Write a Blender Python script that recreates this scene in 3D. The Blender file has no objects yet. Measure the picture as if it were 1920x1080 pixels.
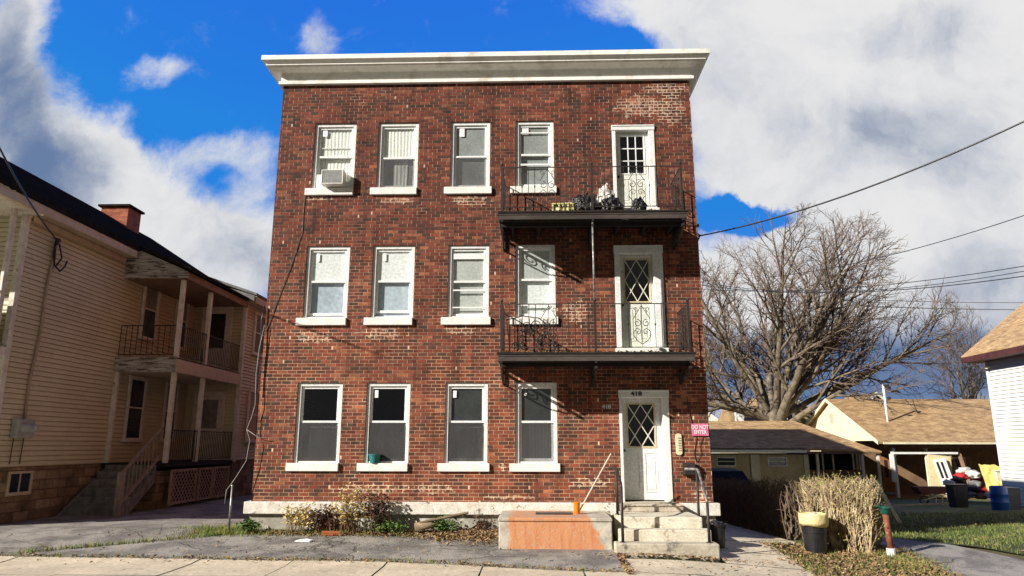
import bpy, math, random
from mathutils import Vector, Matrix, noise, Euler
R=math.radians
random.seed(7)
scene=bpy.context.scene
COL=scene.collection

# ------------------------------------------------------------------ nodes
class NT:
    def __init__(s,nt): s.nt=nt
    def new(s,t,**k):
        n=s.nt.nodes.new(t)
        for a,b in k.items(): setattr(n,a,b)
        return n
    def link(s,a,b): s.nt.links.new(a,b)
    def put(s,sock,v):
        if hasattr(v,'is_linked') or isinstance(v,bpy.types.NodeSocket): s.link(v,sock)
        else: sock.default_value=v
    def math(s,op,a,b=None,c=None,clamp=False):
        n=s.new('ShaderNodeMath',operation=op); n.use_clamp=clamp
        s.put(n.inputs[0],a)
        if b is not None: s.put(n.inputs[1],b)
        if c is not None: s.put(n.inputs[2],c)
        return n.outputs[0]
    def vmath(s,op,a,b=None):
        n=s.new('ShaderNodeVectorMath',operation=op)
        s.put(n.inputs[0],a)
        if b is not None: s.put(n.inputs[1],b)
        return n.outputs[1] if op in('LENGTH','DOT_PRODUCT') else n.outputs[0]
    def comb(s,x,y,z=0.0):
        n=s.new('ShaderNodeCombineXYZ')
        for i,v in enumerate((x,y,z)): s.put(n.inputs[i],v)
        return n.outputs[0]
    def sep(s,v):
        n=s.new('ShaderNodeSeparateXYZ'); s.link(v,n.inputs[0]); return n.outputs
    def noise(s,vec,scale,detail=4,rough=.55,dist=0.0):
        n=s.new('ShaderNodeTexNoise'); s.link(vec,n.inputs['Vector'])
        n.inputs['Scale'].default_value=scale; n.inputs['Detail'].default_value=detail
        n.inputs['Roughness'].default_value=rough; n.inputs['Distortion'].default_value=dist
        return n.outputs['Fac']
    def white(s,vec):
        n=s.new('ShaderNodeTexWhiteNoise',noise_dimensions='3D'); s.link(vec,n.inputs['Vector'])
        return n.outputs['Value']
    def smooth(s,x,a,b,lo=0.0,hi=1.0):
        n=s.new('ShaderNodeMapRange',interpolation_type='SMOOTHSTEP')
        s.put(n.inputs[0],x)
        for i,v in zip((1,2,3,4),(a,b,lo,hi)): n.inputs[i].default_value=v
        return n.outputs[0]
    def lin(s,x,a,b,lo=0.0,hi=1.0):
        n=s.new('ShaderNodeMapRange'); s.put(n.inputs[0],x)
        for i,v in zip((1,2,3,4),(a,b,lo,hi)): n.inputs[i].default_value=v
        return n.outputs[0]
    def mix(s,f,a,b,mode='MIX'):
        n=s.new('ShaderNodeMix',data_type='RGBA',blend_type=mode)
        s.put(n.inputs[0],f)
        for i,v in ((6,a),(7,b)):
            if isinstance(v,tuple): v=v if len(v)==4 else v+(1,)
            s.put(n.inputs[i],v)
        return n.outputs[2]
    def ramp(s,f,stops,const=False):
        n=s.new('ShaderNodeValToRGB'); s.link(f,n.inputs[0])
        cr=n.color_ramp; cr.interpolation='CONSTANT' if const else 'LINEAR'
        while len(cr.elements)<len(stops): cr.elements.new(.5)
        for e,(p,c) in zip(cr.elements,stops): e.position=p; e.color=tuple(c)+(1,)
        return n.outputs[0]
    def bump(s,h,strength,dist=.01):
        n=s.new('ShaderNodeBump'); s.link(h,n.inputs['Height'])
        n.inputs['Strength'].default_value=strength; n.inputs['Distance'].default_value=dist
        return n.outputs[0]
def newmat(name):
    m=bpy.data.materials.new(name); m.use_nodes=True
    nt=m.node_tree; b=nt.nodes['Principled BSDF']; t=NT(nt)
    pos=t.new('ShaderNodeTexCoord').outputs['Object']
    return m,t,b,pos
def M(name,c1,c2=None,scale=6,rough=.8,bump=0,bscale=60,spec=.3,metal=0,stops=(.35,.65),stretch=None,c3=None,s3=30,stop3=(.6,.7),bdist=.01,fine=1.0):
    m,t,b,pos=newmat(name)
    if stretch: pos=t.vmath('MULTIPLY',pos,stretch)
    c2=c2 or tuple(x*.75 for x in c1)
    f=t.smooth(t.noise(pos,scale,6,.6),stops[0],stops[1])
    col=t.mix(f,c1,c2)
    fn_=t.noise(pos,scale*9,3,.6)
    col=t.mix(fine,col,t.ramp(fn_,[(.3,(.78,.78,.78)),(.7,(1.15,1.15,1.15))]),'MULTIPLY')
    if c3: col=t.mix(t.smooth(t.noise(pos,s3,5,.65),stop3[0],stop3[1]),col,c3)
    t.link(col,b.inputs['Base Color'])
    b.inputs['Roughness'].default_value=rough; b.inputs['Metallic'].default_value=metal
    b.inputs['Specular IOR Level'].default_value=spec
    if bump: t.link(t.bump(t.noise(pos,bscale,5,.6),bump,bdist),b.inputs['Normal'])
    return m
def autou(t,pos):
    geo=t.new('ShaderNodeNewGeometry').outputs['Normal']
    ng=t.sep(geo); p=t.sep(pos)
    k=t.math('GREATER_THAN',t.math('ABSOLUTE',ng[0]),.35)
    u=t.math('ADD',t.math('MULTIPLY',p[1],k),t.math('MULTIPLY',p[0],t.math('SUBTRACT',1.0,k)))
    return u,p[2],p
def brickmat(name,w,h,mw,mh,stops,mort1,mort2,patches=(),spots=0.0,bump=.5,bd=.006,rough=.85,off=.5,dirt=(.6,1.2),moff=(.52,.72),mscale=1.3,jit=0.0,mpos=(0,0,0)):
    m,t,b,pos=newmat(name)
    if mpos!=(0,0,0): pos=t.vmath('ADD',pos,mpos)
    u,v,p=autou(t,pos)
    if jit:
        nz=t.noise(pos,9,3,.5)
        v=t.math('ADD',v,t.math('MULTIPLY',t.math('SUBTRACT',nz,.5),jit))
        u=t.math('ADD',u,t.math('MULTIPLY',t.math('SUBTRACT',t.noise(pos,11,3,.5),.5),jit))
    vr=t.math('DIVIDE',v,h); row=t.math('FLOOR',vr); fv=t.math('FRACT',vr)
    rr=t.white(t.comb(row,3.3,1.0))
    uo=t.math('ADD',t.math('DIVIDE',u,w),t.math('ADD',t.math('MULTIPLY',t.math('MODULO',t.math('ABSOLUTE',row),2.0),off),t.math('MULTIPLY',rr,.12)))
    col=t.math('FLOOR',uo); fu=t.math('FRACT',uo)
    rnd=t.white(t.comb(col,row,.5)); rnd2=t.white(t.comb(col,row,7.5))
    edge=t.noise(pos,45,3,.6)
    def inside(f,mm):
        a=t.math('ABSOLUTE',t.math('SUBTRACT',f,.5))
        a=t.math('ADD',a,t.math('MULTIPLY',t.math('SUBTRACT',edge,.5),mm*1.1))
        return t.smooth(a,.5-mm*.75,.5-mm*.25,1.0,0.0)
    ins=t.math('MULTIPLY',inside(fv,mh),inside(fu,mw))
    bc=t.ramp(rnd,stops)
    big=t.noise(pos,.55,4,.6)
    sh=t.math('ADD',rnd,t.math('MULTIPLY',t.math('SUBTRACT',big,.5),.5))
    bc=t.ramp(t.math('MAXIMUM',t.math('MINIMUM',sh,.999),0.0),stops)
    bc=t.mix(1.0,bc,t.ramp(t.noise(pos,28,4,.65),[(.25,(.62,.62,.62)),(.75,(1.35,1.3,1.28))]),'MULTIPLY')
    bc=t.mix(1.0,bc,t.ramp(t.noise(pos,2.2,5,.65),[(.3,(dirt[0],)*3),(.7,(dirt[1],)*3)]),'MULTIPLY')
    mf=t.smooth(t.noise(pos,mscale,5,.7),moff[0],moff[1])
    for (cx,cz,rx,rz) in patches:
        d=t.vmath('LENGTH',t.comb(t.math('DIVIDE',t.math('SUBTRACT',p[0],cx),rx),t.math('DIVIDE',t.math('SUBTRACT',p[2],cz),rz),0.0))
        q=t.math('ADD',t.math('SUBTRACT',1.15,d),t.math('MULTIPLY',t.math('SUBTRACT',t.noise(pos,5,4,.7),.5),2.2))
        mf=t.math('MAXIMUM',mf,t.smooth(q,.25,.6,0,1.6))
    if spots:
        sp=t.math('MULTIPLY',t.math('GREATER_THAN',t.white(t.comb(col,row,11.5)),1-spots),t.math('LESS_THAN',fu,.15))
    if spots:
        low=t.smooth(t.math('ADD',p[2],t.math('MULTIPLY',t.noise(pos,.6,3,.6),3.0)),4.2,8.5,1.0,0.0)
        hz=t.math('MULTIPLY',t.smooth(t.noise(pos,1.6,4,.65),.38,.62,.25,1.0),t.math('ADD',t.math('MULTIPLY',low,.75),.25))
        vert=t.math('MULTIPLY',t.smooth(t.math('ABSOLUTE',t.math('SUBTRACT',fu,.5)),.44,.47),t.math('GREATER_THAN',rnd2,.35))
        mort1=t.mix(t.math('MAXIMUM',hz,t.math('MULTIPLY',vert,.9)),(.075,.045,.035),mort1)  # shadow in the horizontal joints painted as darker mortar
    mc=t.mix(t.math('MINIMUM',mf,1.0),mort1,mort2)
    c=t.mix(ins,mc,bc)
    if spots: c=t.mix(t.math('MULTIPLY',sp,.75),c,mort2)
    # mortar smeared over the brick faces in the repointed patches
    if patches:
        sm=t.math('MULTIPLY',t.math('GREATER_THAN',mf,1.2),t.smooth(t.noise(pos,16,3,.6),.5,.62,0,.55))
        c=t.mix(sm,c,mort2)
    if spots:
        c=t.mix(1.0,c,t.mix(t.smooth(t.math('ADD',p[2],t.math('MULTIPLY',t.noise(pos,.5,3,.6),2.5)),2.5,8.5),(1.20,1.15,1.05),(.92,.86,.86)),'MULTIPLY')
        stk=t.noise(t.vmath('MULTIPLY',pos,(3.2,3.2,.28)),1.6,5,.62)
        c=t.mix(1.0,c,t.ramp(stk,[(.32,(.66,.64,.64)),(.5,(1,1,1)),(.72,(1.14,1.12,1.08))]),'MULTIPLY')
    t.link(c,b.inputs['Base Color']); b.inputs['Roughness'].default_value=rough
    b.inputs['Specular IOR Level'].default_value=.25
    hgt=t.math('ADD',t.math('MULTIPLY',ins,t.math('ADD',.8,t.math('MULTIPLY',rnd2,.6))),t.math('MULTIPLY',t.noise(pos,60,4,.6),.35))
    t.link(t.bump(hgt,bump,bd),b.inputs['Normal'])
    return m

# ------------------------------------------------------------------ meshes
ORG={}
class MB:
    def __init__(s): s.v=[]; s.f=[]
    def add(s,vs,fs):
        o=len(s.v); s.v+= [tuple(v) for v in vs]; s.f+=[tuple(o+i for i in f) for f in fs]
    def box(s,x0,y0,z0,x1,y1,z1):
        x0,x1=sorted((x0,x1)); y0,y1=sorted((y0,y1)); z0,z1=sorted((z0,z1))
        s.add([(x0,y0,z0),(x1,y0,z0),(x1,y1,z0),(x0,y1,z0),(x0,y0,z1),(x1,y0,z1),(x1,y1,z1),(x0,y1,z1)],
              [(0,3,2,1),(4,5,6,7),(0,1,5,4),(1,2,6,5),(2,3,7,6),(3,0,4,7)])
        return s
    def obox(s,c,size,rot=(0,0,0)):
        m=Euler(rot).to_matrix(); c=Vector(c); h=Vector(size)/2
        vs=[c+m@Vector((a*h.x,b*h.y,d*h.z)) for d in(-1,1) for a,b in((-1,-1),(1,-1),(1,1),(-1,1))]
        s.add(vs,[(0,3,2,1),(4,5,6,7),(0,1,5,4),(1,2,6,5),(2,3,7,6),(3,0,4,7)]); return s
    def beam(s,a,b,w,h,up=(0,0,1)):
        a=Vector(a);b=Vector(b);d=(b-a).normalized();u=Vector(up)
        sd=d.cross(u).normalized(); u=sd.cross(d)
        vs=[p+sd*i*w/2+u*j*h/2 for p in(a,b) for i,j in((-1,-1),(1,-1),(1,1),(-1,1))]
        s.add(vs,[(0,1,2,3),(7,6,5,4),(0,4,5,1),(1,5,6,2),(2,6,7,3),(3,7,4,0)]); return s
    def tube(s,pts,r,n=6,cap=True):
        pts=[Vector(p) for p in pts]; k=len(pts)
        rs=r if isinstance(r,(list,tuple)) else [r]*k
        ref=None; vs=[]
        for i,p in enumerate(pts):
            d=(pts[min(i+1,k-1)]-pts[max(i-1,0)])
            if d.length<1e-9: d=Vector((0,0,1))
            d.normalize()
            if ref is None:
                ref=d.orthogonal().normalized()
            else:
                ref=(ref-d*ref.dot(d))
                if ref.length<1e-6: ref=d.orthogonal()
                ref.normalize()
            bb=d.cross(ref)
            for j in range(n):
                a=2*math.pi*j/n
                vs.append(p+(ref*math.cos(a)+bb*math.sin(a))*rs[i])
        fs=[]
        for i in range(k-1):
            for j in range(n):
                a=i*n+j;b=i*n+(j+1)%n
                fs.append((a,b,b+n,a+n))
        if cap: fs.append(tuple(range(n))[::-1]); fs.append(tuple((k-1)*n+j for j in range(n)))
        s.add(vs,fs); return s
    def lathe(s,prof,c=(0,0,0),n=24,axis=None):
        c=Vector(c); vs=[];
        for (r,z) in prof:
            for j in range(n):
                a=2*math.pi*j/n
                v=Vector((r*math.cos(a),r*math.sin(a),z))
                if axis=='Y': v=Vector((v.x,v.z,v.y))
                if axis=='X': v=Vector((v.z,v.x,v.y))
                vs.append(c+v)
        k=len(prof); fs=[]
        for i in range(k-1):
            for j in range(n):
                a=i*n+j;b=i*n+(j+1)%n
                fs.append((a,b,b+n,a+n))
        s.add(vs,fs); return s
    def poly(s,pts): s.add(pts,[tuple(range(len(pts)))]); return s
    def prism(s,pts,d):
        d=Vector(d); pts=[Vector(p) for p in pts]; n=len(pts)
        s.add(pts+[p+d for p in pts],[tuple(range(n))[::-1],tuple(range(n,2*n))]+[(i,(i+1)%n,(i+1)%n+n,i+n) for i in range(n)]); return s
    def blob(s,c,r,amp=.25,fr=2.5,seed=0,sub=3,flat=True):
        import bmesh
        bm=bmesh.new(); bmesh.ops.create_icosphere(bm,subdivisions=sub,radius=1)
        c=Vector(c); r=Vector(r) if not isinstance(r,(int,float)) else Vector((r,r,r))
        vs=[]
        for v in bm.verts:
            q=v.co.normalized(); k=1+amp*noise.noise(q*fr+Vector((seed*7.1,seed,0)))+amp*.5*noise.noise(q*fr*3+Vector((seed,0,5)))
            z=q.z*k
            if flat and z<-.75: z=-.75
            vs.append(c+Vector((q.x*k*r.x,q.y*k*r.y,z*r.z)))
        s.add(vs,[tuple(v.index for v in f.verts) for f in bm.faces]); bm.free(); return s
    def build(s,name,mat,parent=None,smooth=False,bevel=0,recalc=True):
        me=bpy.data.meshes.new(name)
        if parent is not None: o=Vector(ORG[parent.name])
        else:
            xs=[v[0] for v in s.v];ys=[v[1] for v in s.v];zs=[v[2] for v in s.v]
            o=Vector(((min(xs)+max(xs))/2,(min(ys)+max(ys))/2,min(zs)))
        me.from_pydata([tuple(Vector(v)-o) for v in s.v],[],s.f)
        if recalc:
            import bmesh
            bm=bmesh.new(); bm.from_mesh(me); bmesh.ops.recalc_face_normals(bm,faces=bm.faces[:]); bm.to_mesh(me); bm.free()
        if mat: me.materials.append(mat)
        if smooth: me.polygons.foreach_set('use_smooth',[True]*len(me.polygons))
        ob=bpy.data.objects.new(name,me); COL.objects.link(ob)
        if parent is not None: ob.parent=parent
        else: ob.location=o
        ORG[ob.name]=o
        if bevel:
            md=ob.modifiers.new('bevel','BEVEL'); md.width=bevel; md.segments=2; md.limit_method='ANGLE'
        return ob
def tag(o,label=None,cat=None,group=None,kind=None):
    if label: o['label']=label
    if cat: o['category']=cat
    if group: o['group']=group
    if kind: o['kind']=kind
    return o
def thing(name,loc,label,cat,group=None):
    o=bpy.data.objects.new(name,None); COL.objects.link(o); o.location=loc; o.empty_display_size=.2
    ORG[o.name]=Vector(loc); return tag(o,label,cat,group)
def text(name,body,size,loc,rot,mat,parent,ext=.004,align='CENTER',sx=1.0):
    cu=bpy.data.curves.new(name,'FONT'); cu.body=body; cu.size=size; cu.extrude=ext; cu.align_x=align; cu.align_y='CENTER'; cu.offset=size*.03
    cu.space_line=.9
    tmp=bpy.data.objects.new('tmp',cu); COL.objects.link(tmp)
    bpy.context.view_layer.update()
    me=bpy.data.meshes.new_from_object(tmp.evaluated_get(bpy.context.evaluated_depsgraph_get()))
    bpy.data.objects.remove(tmp)
    o=ORG[parent.name] if parent else Vector((0,0,0))
    mt=Matrix.Translation(Vector(loc)-o)@Euler(rot).to_matrix().to_4x4()@Matrix.Diagonal((sx,1,1,1))
    me.transform(mt); me.materials.clear(); me.materials.append(mat); me.name=name
    ob=bpy.data.objects.new(name,me); COL.objects.link(ob)
    if parent: ob.parent=parent
    ORG[ob.name]=o
    return ob
def sm(a,b,x):
    t=min(1,max(0,(x-a)/(b-a))); return t*t*(3-2*t)
def g(x,y):
    fr=-.085*max(0,14.2-max(y,11.5))
    rt=-sm(1.5,5.5,x)*(.2+.038*max(0,min(y,60)-14))
    return fr+rt

# ------------------------------------------------------------------ camera
cam=bpy.data.cameras.new('camera'); co=bpy.data.objects.new('camera',cam); COL.objects.link(co)
cam.sensor_width=36; cam.lens=1326.95/1920*36; cam.clip_start=.1; cam.clip_end=3000
p_,y_,r_=.219028839,.030903651,.00143210553
fw=Vector((-math.sin(y_)*math.cos(p_),math.cos(y_)*math.cos(p_),math.sin(p_)))
rt=Vector((math.cos(y_),math.sin(y_),0)); up=rt.cross(fw)
rt2=rt*math.cos(r_)+up*math.sin(r_); up2=up*math.cos(r_)-rt*math.sin(r_)
co.matrix_world=Matrix(((rt2.x,up2.x,-fw.x,0),(rt2.y,up2.y,-fw.y,0),(rt2.z,up2.z,-fw.z,1.6),(0,0,0,1)))
scene.camera=co

# ------------------------------------------------------------------ light
SD=Vector((1.62,1.05,-.935)).normalized()
sl=bpy.data.lights.new('sun','SUN'); sl.energy=5.0; sl.angle=R(.5); sl.color=(1.0,.945,.86)
so=bpy.data.objects.new('sun',sl); COL.objects.link(so); so.location=(-20,-15,15)
so.rotation_euler=SD.to_track_quat('-Z','Y').to_euler()
w=bpy.data.worlds.new('World'); scene.world=w; w.use_nodes=True
nt=w.node_tree; nt.nodes.clear(); t=NT(nt)
sky=t.new('ShaderNodeTexSky',sky_type='NISHITA'); sky.sun_disc=False
sky.sun_elevation=math.asin(-SD.z); sky.sun_rotation=math.atan2(-SD.x,-SD.y)%(2*math.pi)
sky.air_density=1.0; sky.dust_density=.3; sky.ozone_density=3.0
hs=t.new('ShaderNodeHueSaturation'); hs.inputs['Saturation'].default_value=1.45; hs.inputs['Value'].default_value=1.0
t.link(sky.outputs[0],hs.inputs['Color'])
skyc=t.mix(1.0,hs.outputs[0],(.8,1.3,2.0),'MULTIPLY')
skyc=t.vmath('MAXIMUM',t.vmath('MINIMUM',skyc,(.45,1.5,4.8)),(.13,.3,1.0))
bg1=t.new('ShaderNodeBackground'); t.link(skyc,bg1.inputs[0]); bg1.inputs[1].default_value=.10
d=t.new('ShaderNodeTexCoord').outputs['Generated']
ds=t.sep(d)
front=t.smooth(ds[1],.02,.25)
dy=t.math('MAXIMUM',ds[1],.05)
u0=t.math('DIVIDE',ds[0],dy); v0=t.math('DIVIDE',ds[2],dy)
uv=t.comb(u0,v0,0.0)
wn=t.new('ShaderNodeTexNoise'); t.link(uv,wn.inputs['Vector']); wn.inputs['Scale'].default_value=5.5; wn.inputs['Detail'].default_value=7; wn.inputs['Roughness'].default_value=.62
wv=t.vmath('SCALE',t.vmath('SUBTRACT',wn.outputs['Color'],(.5,.5,.5))); 
wv.node.inputs[3].default_value=.13
uvw=t.vmath('ADD',uv,wv)
def blobs(B,vec):
    acc=None
    for (u,v,ru,rv,wt) in B:
        l=t.vmath('LENGTH',t.vmath('MULTIPLY',t.vmath('SUBTRACT',vec,(u,v,0)),(1/ru,1/rv,0)))
        k=t.math('MULTIPLY',t.smooth(l,0.25,1.35,1.0,0.0),wt)
        acc=k if acc is None else t.math('ADD',acc,k)
    return acc
CL=[(-0.823, 0.65, 0.066, 0.148, 1.1),(-0.788, 0.474, 0.093, 0.129, 1.2),(-0.673, 0.441, 0.071, 0.067, 1.1),(-0.597, 0.358, 0.115, 0.095, 1.2),(-0.458, 0.274, 0.183, 0.092, 1.3),(-0.722, 0.317, 0.131, 0.103, 1.2),(-0.595, 0.562, 0.06, 0.035, 0.6),(-0.466, 0.452, 0.104, 0.035, 0.62),(-0.42, 0.399, 0.049, 0.043, 0.5),(-0.333, 0.641, 0.038, 0.057, 0.55),(0.583, 0.526, 0.33, 0.309, 1.6),(0.341, 0.503, 0.112, 0.135, 0.9),(0.179, 0.674, 0.117, 0.043, 0.8),(0.334, 0.629, 0.18, 0.104, 0.9),(0.396, 0.39, 0.232, 0.047, 0.7),(0.649, 0.266, 0.26, 0.163, 1.2),(0.343, 0.221, 0.262, 0.104, 1.1),(0.444, 0.099, 0.326, 0.098, 1.3),(0.306, 0.337, 0.089, 0.026, -1.6),(0.151, 0.586, 0.049, 0.046, -0.5),]
DK=[(-0.799, 0.492, 0.094, 0.139, 0.75),(-0.71, 0.402, 0.083, 0.079, 0.7),(-0.844, 0.67, 0.053, 0.099, 0.5),(0.62, 0.447, 0.22, 0.09, 0.3),(0.449, 0.458, 0.126, 0.052, 0.25),(0.415, 0.106, 0.305, 0.06, 1.5),(0.641, 0.204, 0.147, 0.086, 0.35),(-0.423, 0.241, 0.087, 0.057, 0.35),(0.538, 0.626, 0.202, 0.046, 0.3),]
n2=t.noise(uv,10,12,.70,.4)
dens=t.math('ADD',blobs(CL,uvw),t.math('MULTIPLY',t.math('SUBTRACT',n2,.5),1.35))
dens=t.math('MULTIPLY',t.smooth(dens,.08,.98),front)
n3=t.noise(uvw,5.5,10,.62,.35)
dark=t.math('ADD',blobs(DK,uvw),t.math('MULTIPLY',t.math('SUBTRACT',n3,.36),1.7))
dark=t.smooth(dark,.0,1.35)
cc=t.ramp(dark,[(0,(1.0,1.0,1.0)),(.45,(.66,.70,.78)),(.8,(.34,.41,.56)),(1.0,(.17,.26,.46))])
# thin cloud over the brightest band, near the horizon the air is paler
bg2=t.new('ShaderNodeBackground'); t.link(cc,bg2.inputs[0]); bg2.inputs[1].default_value=.53
mx=t.new('ShaderNodeMixShader'); t.link(dens,mx.inputs[0]); t.link(bg1.outputs[0],mx.inputs[1]); t.link(bg2.outputs[0],mx.inputs[2])
# unseen grey cloud added behind the viewer to keep fill light dim and neutral
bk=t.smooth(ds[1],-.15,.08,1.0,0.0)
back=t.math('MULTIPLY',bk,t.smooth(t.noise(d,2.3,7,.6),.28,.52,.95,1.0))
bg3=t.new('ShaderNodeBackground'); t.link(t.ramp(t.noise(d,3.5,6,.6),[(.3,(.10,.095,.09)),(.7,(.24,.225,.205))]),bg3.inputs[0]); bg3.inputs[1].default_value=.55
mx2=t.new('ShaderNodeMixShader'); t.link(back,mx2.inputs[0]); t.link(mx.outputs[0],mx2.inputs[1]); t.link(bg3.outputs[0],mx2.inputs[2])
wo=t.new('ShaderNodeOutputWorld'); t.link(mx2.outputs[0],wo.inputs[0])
scene.view_settings.view_transform='Standard'; scene.view_settings.look='None'
scene.view_settings.exposure=.62; scene.view_settings.gamma=1
scene.render.engine='CYCLES'
# ------------------------------------------------------------------ materials
PATCH=[(2.39,8.78,.8,.3),(3.0,8.7,.34,.5),(-4.47,3.76,.66,.15),(-3.1,3.81,.6,.15),(-1.47,3.88,.54,.09),(-4.0,4.22,.18,.2),(-2.88,6.67,.4,.1),(-1.35,6.66,.5,.15),(-4.6,6.74,.4,.06),(-3.1,.78,.94,.13),(-2.0,.78,.62,.12),(-.62,1.2,.12,.1),(.85,4.3,.35,.28),(1.1,.9,.5,.12),(2.9,9.2,.6,.16),(3.2,.66,.2,.2),(-.43,.62,.62,.05)]
BR=[(0,(.065,.038,.030)),(.14,(.092,.042,.031)),(.34,(.115,.037,.026)),(.55,(.165,.046,.029)),(.74,(.22,.064,.036)),(.88,(.14,.055,.040)),(1,(.30,.115,.06))]
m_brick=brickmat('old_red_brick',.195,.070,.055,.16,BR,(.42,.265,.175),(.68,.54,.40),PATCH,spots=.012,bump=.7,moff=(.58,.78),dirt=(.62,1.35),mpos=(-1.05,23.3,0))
m_white=M('white_paint',(.83,.83,.81),(.73,.73,.70),4,.55,.15,40,c3=(.35,.32,.27),s3=9,stop3=(.68,.78))
m_peel=M('peeling_white_paint',(.80,.77,.70),(.62,.57,.48),5,.75,.5,30,c3=(.22,.18,.14),s3=7,stop3=(.58,.66))
m_corn=M('cornice_paint',(.88,.86,.81),(.83,.81,.76),1.2,.5,.05,20,fine=.4,c3=(.62,.59,.52),s3=2.2,stop3=(.5,.7))
m_conc=M('old_concrete',(.56,.50,.39),(.42,.37,.29),3,.9,.5,35,c3=(.16,.14,.11),s3=3.5,stop3=(.56,.68))
m_found=M('foundation_concrete',(.46,.43,.36),(.30,.28,.23),2.2,.9,.6,25,c3=(.60,.57,.50),s3=2.5,stop3=(.55,.65))
m_walk=M('sidewalk_concrete',(.68,.58,.42),(.55,.47,.34),1.6,.9,.35,60,c3=(.25,.21,.15),s3=5,stop3=(.6,.72))
m_asph0=M('worn_asphalt',(.30,.285,.262),(.20,.19,.178),1.1,.9,.8,70,c3=(.40,.37,.33),s3=12,stop3=(.55,.7),bdist=.012)
m,t,b,pos=newmat('cracked_asphalt'); m_asph=m
base=t.mix(t.smooth(t.noise(pos,1.3,7,.66),.40,.60),(.345,.32,.285),(.185,.172,.158))
base=t.mix(1.0,base,t.ramp(t.noise(pos,38,6,.75),[(.30,(.40,.40,.40)),(.5,(1,1,1)),(.72,(1.5,1.47,1.4))]),'MULTIPLY')
base=t.mix(t.smooth(t.noise(pos,6.5,6,.72),.60,.68,0,.7),base,(.10,.092,.08))
base=t.mix(t.smooth(t.noise(pos,2.4,6,.7),.57,.66,0,.75),base,(.14,.13,.12))
base=t.mix(t.smooth(t.noise(pos,1.4,7,.7),.60,.70,0,.6),base,(.42,.37,.29))
vo=t.new('ShaderNodeTexVoronoi',feature='DISTANCE_TO_EDGE'); vo.inputs['Scale'].default_value=.42
wn_=t.new('ShaderNodeTexNoise'); t.link(pos,wn_.inputs['Vector']); wn_.inputs['Scale'].default_value=2.2; wn_.inputs['Detail'].default_value=6
wp=t.vmath('SCALE',t.vmath('SUBTRACT',wn_.outputs['Color'],(.5,.5,.5))); wp.node.inputs[3].default_value=.55
t.link(t.vmath('ADD',t.vmath('MULTIPLY',pos,(1,1.4,0)),wp),vo.inputs['Vector'])
ck=t.smooth(vo.outputs['Distance'],.004,.011,1.0,0.0)
ck=t.math('MULTIPLY',ck,t.smooth(t.noise(pos,.6,3,.5),.42,.55))
base=t.mix(t.math('MULTIPLY',ck,.6),base,(.08,.07,.055))
t.link(base,b.inputs['Base Color']); b.inputs['Roughness'].default_value=.9; b.inputs['Specular IOR Level'].default_value=.25
hh=t.math('SUBTRACT',t.noise(pos,70,5,.65),t.math('MULTIPLY',ck,1.2)); t.link(t.bump(hh,.8,.012),b.inputs['Normal'])
m_road=M('road_asphalt',(.09,.09,.09),(.06,.06,.06),1.1,.9,.6,80)
m_dirt=M('dirt_and_thatch',(.17,.14,.07),(.10,.09,.045),2.5,.95,.8,25,c3=(.09,.12,.03),s3=1.6,stop3=(.45,.6),bdist=.03)
m_lawn=M('lawn_soil',(.075,.085,.025),(.05,.065,.018),2.5,.95,.8,40,bdist=.02)
m_iron=M('black_iron',(.018,.017,.018),(.04,.028,.022),14,.55,.2,90,spec=.4)
m_silver=M('worn_galvanised_pipe',(.45,.44,.42),(.16,.15,.14),12,.45,.2,60,metal=.6)
m_deckw=M('dark_rotten_wood',(.028,.022,.02),(.016,.013,.012),6,.85,.5,30,stretch=(.3,1,1))
m_fasc=M('brown_fascia_board',(.085,.068,.060),(.05,.04,.035),3,.7,.3,30,stretch=(.25,1,1))
m_black=M('black_plastic',(.012,.012,.013),(.02,.02,.02),5,.35,.2,30,spec=.5)
m_curt=M('white_curtain',(.90,.88,.84),(.84,.82,.78),4,.9)
m_blindb=M('blind_with_blue_reflection',(.52,.58,.66),(.44,.50,.58),1.5,.7)  # blue reflection in the lower panes put into the blind colour
m_blindw=M('white_roller_blind',(.88,.89,.88),(.83,.84,.84),2,.8)
m_blindg=M('grey_roller_blind',(.36,.37,.37),(.29,.30,.30),2,.8)
m_blindp=M('pale_roller_blind',(.58,.59,.56),(.50,.51,.49),2,.8)
m_blindd=M('dark_curtain',(.045,.05,.05),(.03,.033,.033),2,.8)
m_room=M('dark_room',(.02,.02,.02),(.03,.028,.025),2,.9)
m_stick=M('paper_sticker',(.85,.85,.85),(.8,.8,.8),2,.6)
m_orange=M('orange_plastic',(.80,.22,.01),(.70,.18,.01),3,.4)
m_teal=M('teal_ceramic',(.03,.20,.19),(.02,.13,.13),8,.4)
def glassmat(name,ior=1.5,tint=(.97,.985,.98)):
    m,t,b,pos=newmat(name); nt=m.node_tree; nt.nodes.remove(b)
    gl=t.new('ShaderNodeBsdfGlossy'); gl.inputs['Roughness'].default_value=.03; gl.inputs['Color'].default_value=(1,1,1,1)
    t.link(t.bump(t.noise(pos,3,2,.5),.04,.02),gl.inputs['Normal'])
    tr=t.new('ShaderNodeBsdfTransparent'); tr.inputs[0].default_value=tint+(1,)
    lw=t.new('ShaderNodeLayerWeight'); lw.inputs[0].default_value=.5
    f=t.math('ADD',t.math('MULTIPLY',t.math('POWER',lw.outputs['Facing'],4.0),.7),.04,clamp=True)
    mx=t.new('ShaderNodeMixShader'); t.link(f,mx.inputs[0]); t.link(tr.outputs[0],mx.inputs[1]); t.link(gl.outputs[0],mx.inputs[2])
    t.link(mx.outputs[0],nt.nodes['Material Output'].inputs[0]); return m
m_glass=glassmat('window_glass')
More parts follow.
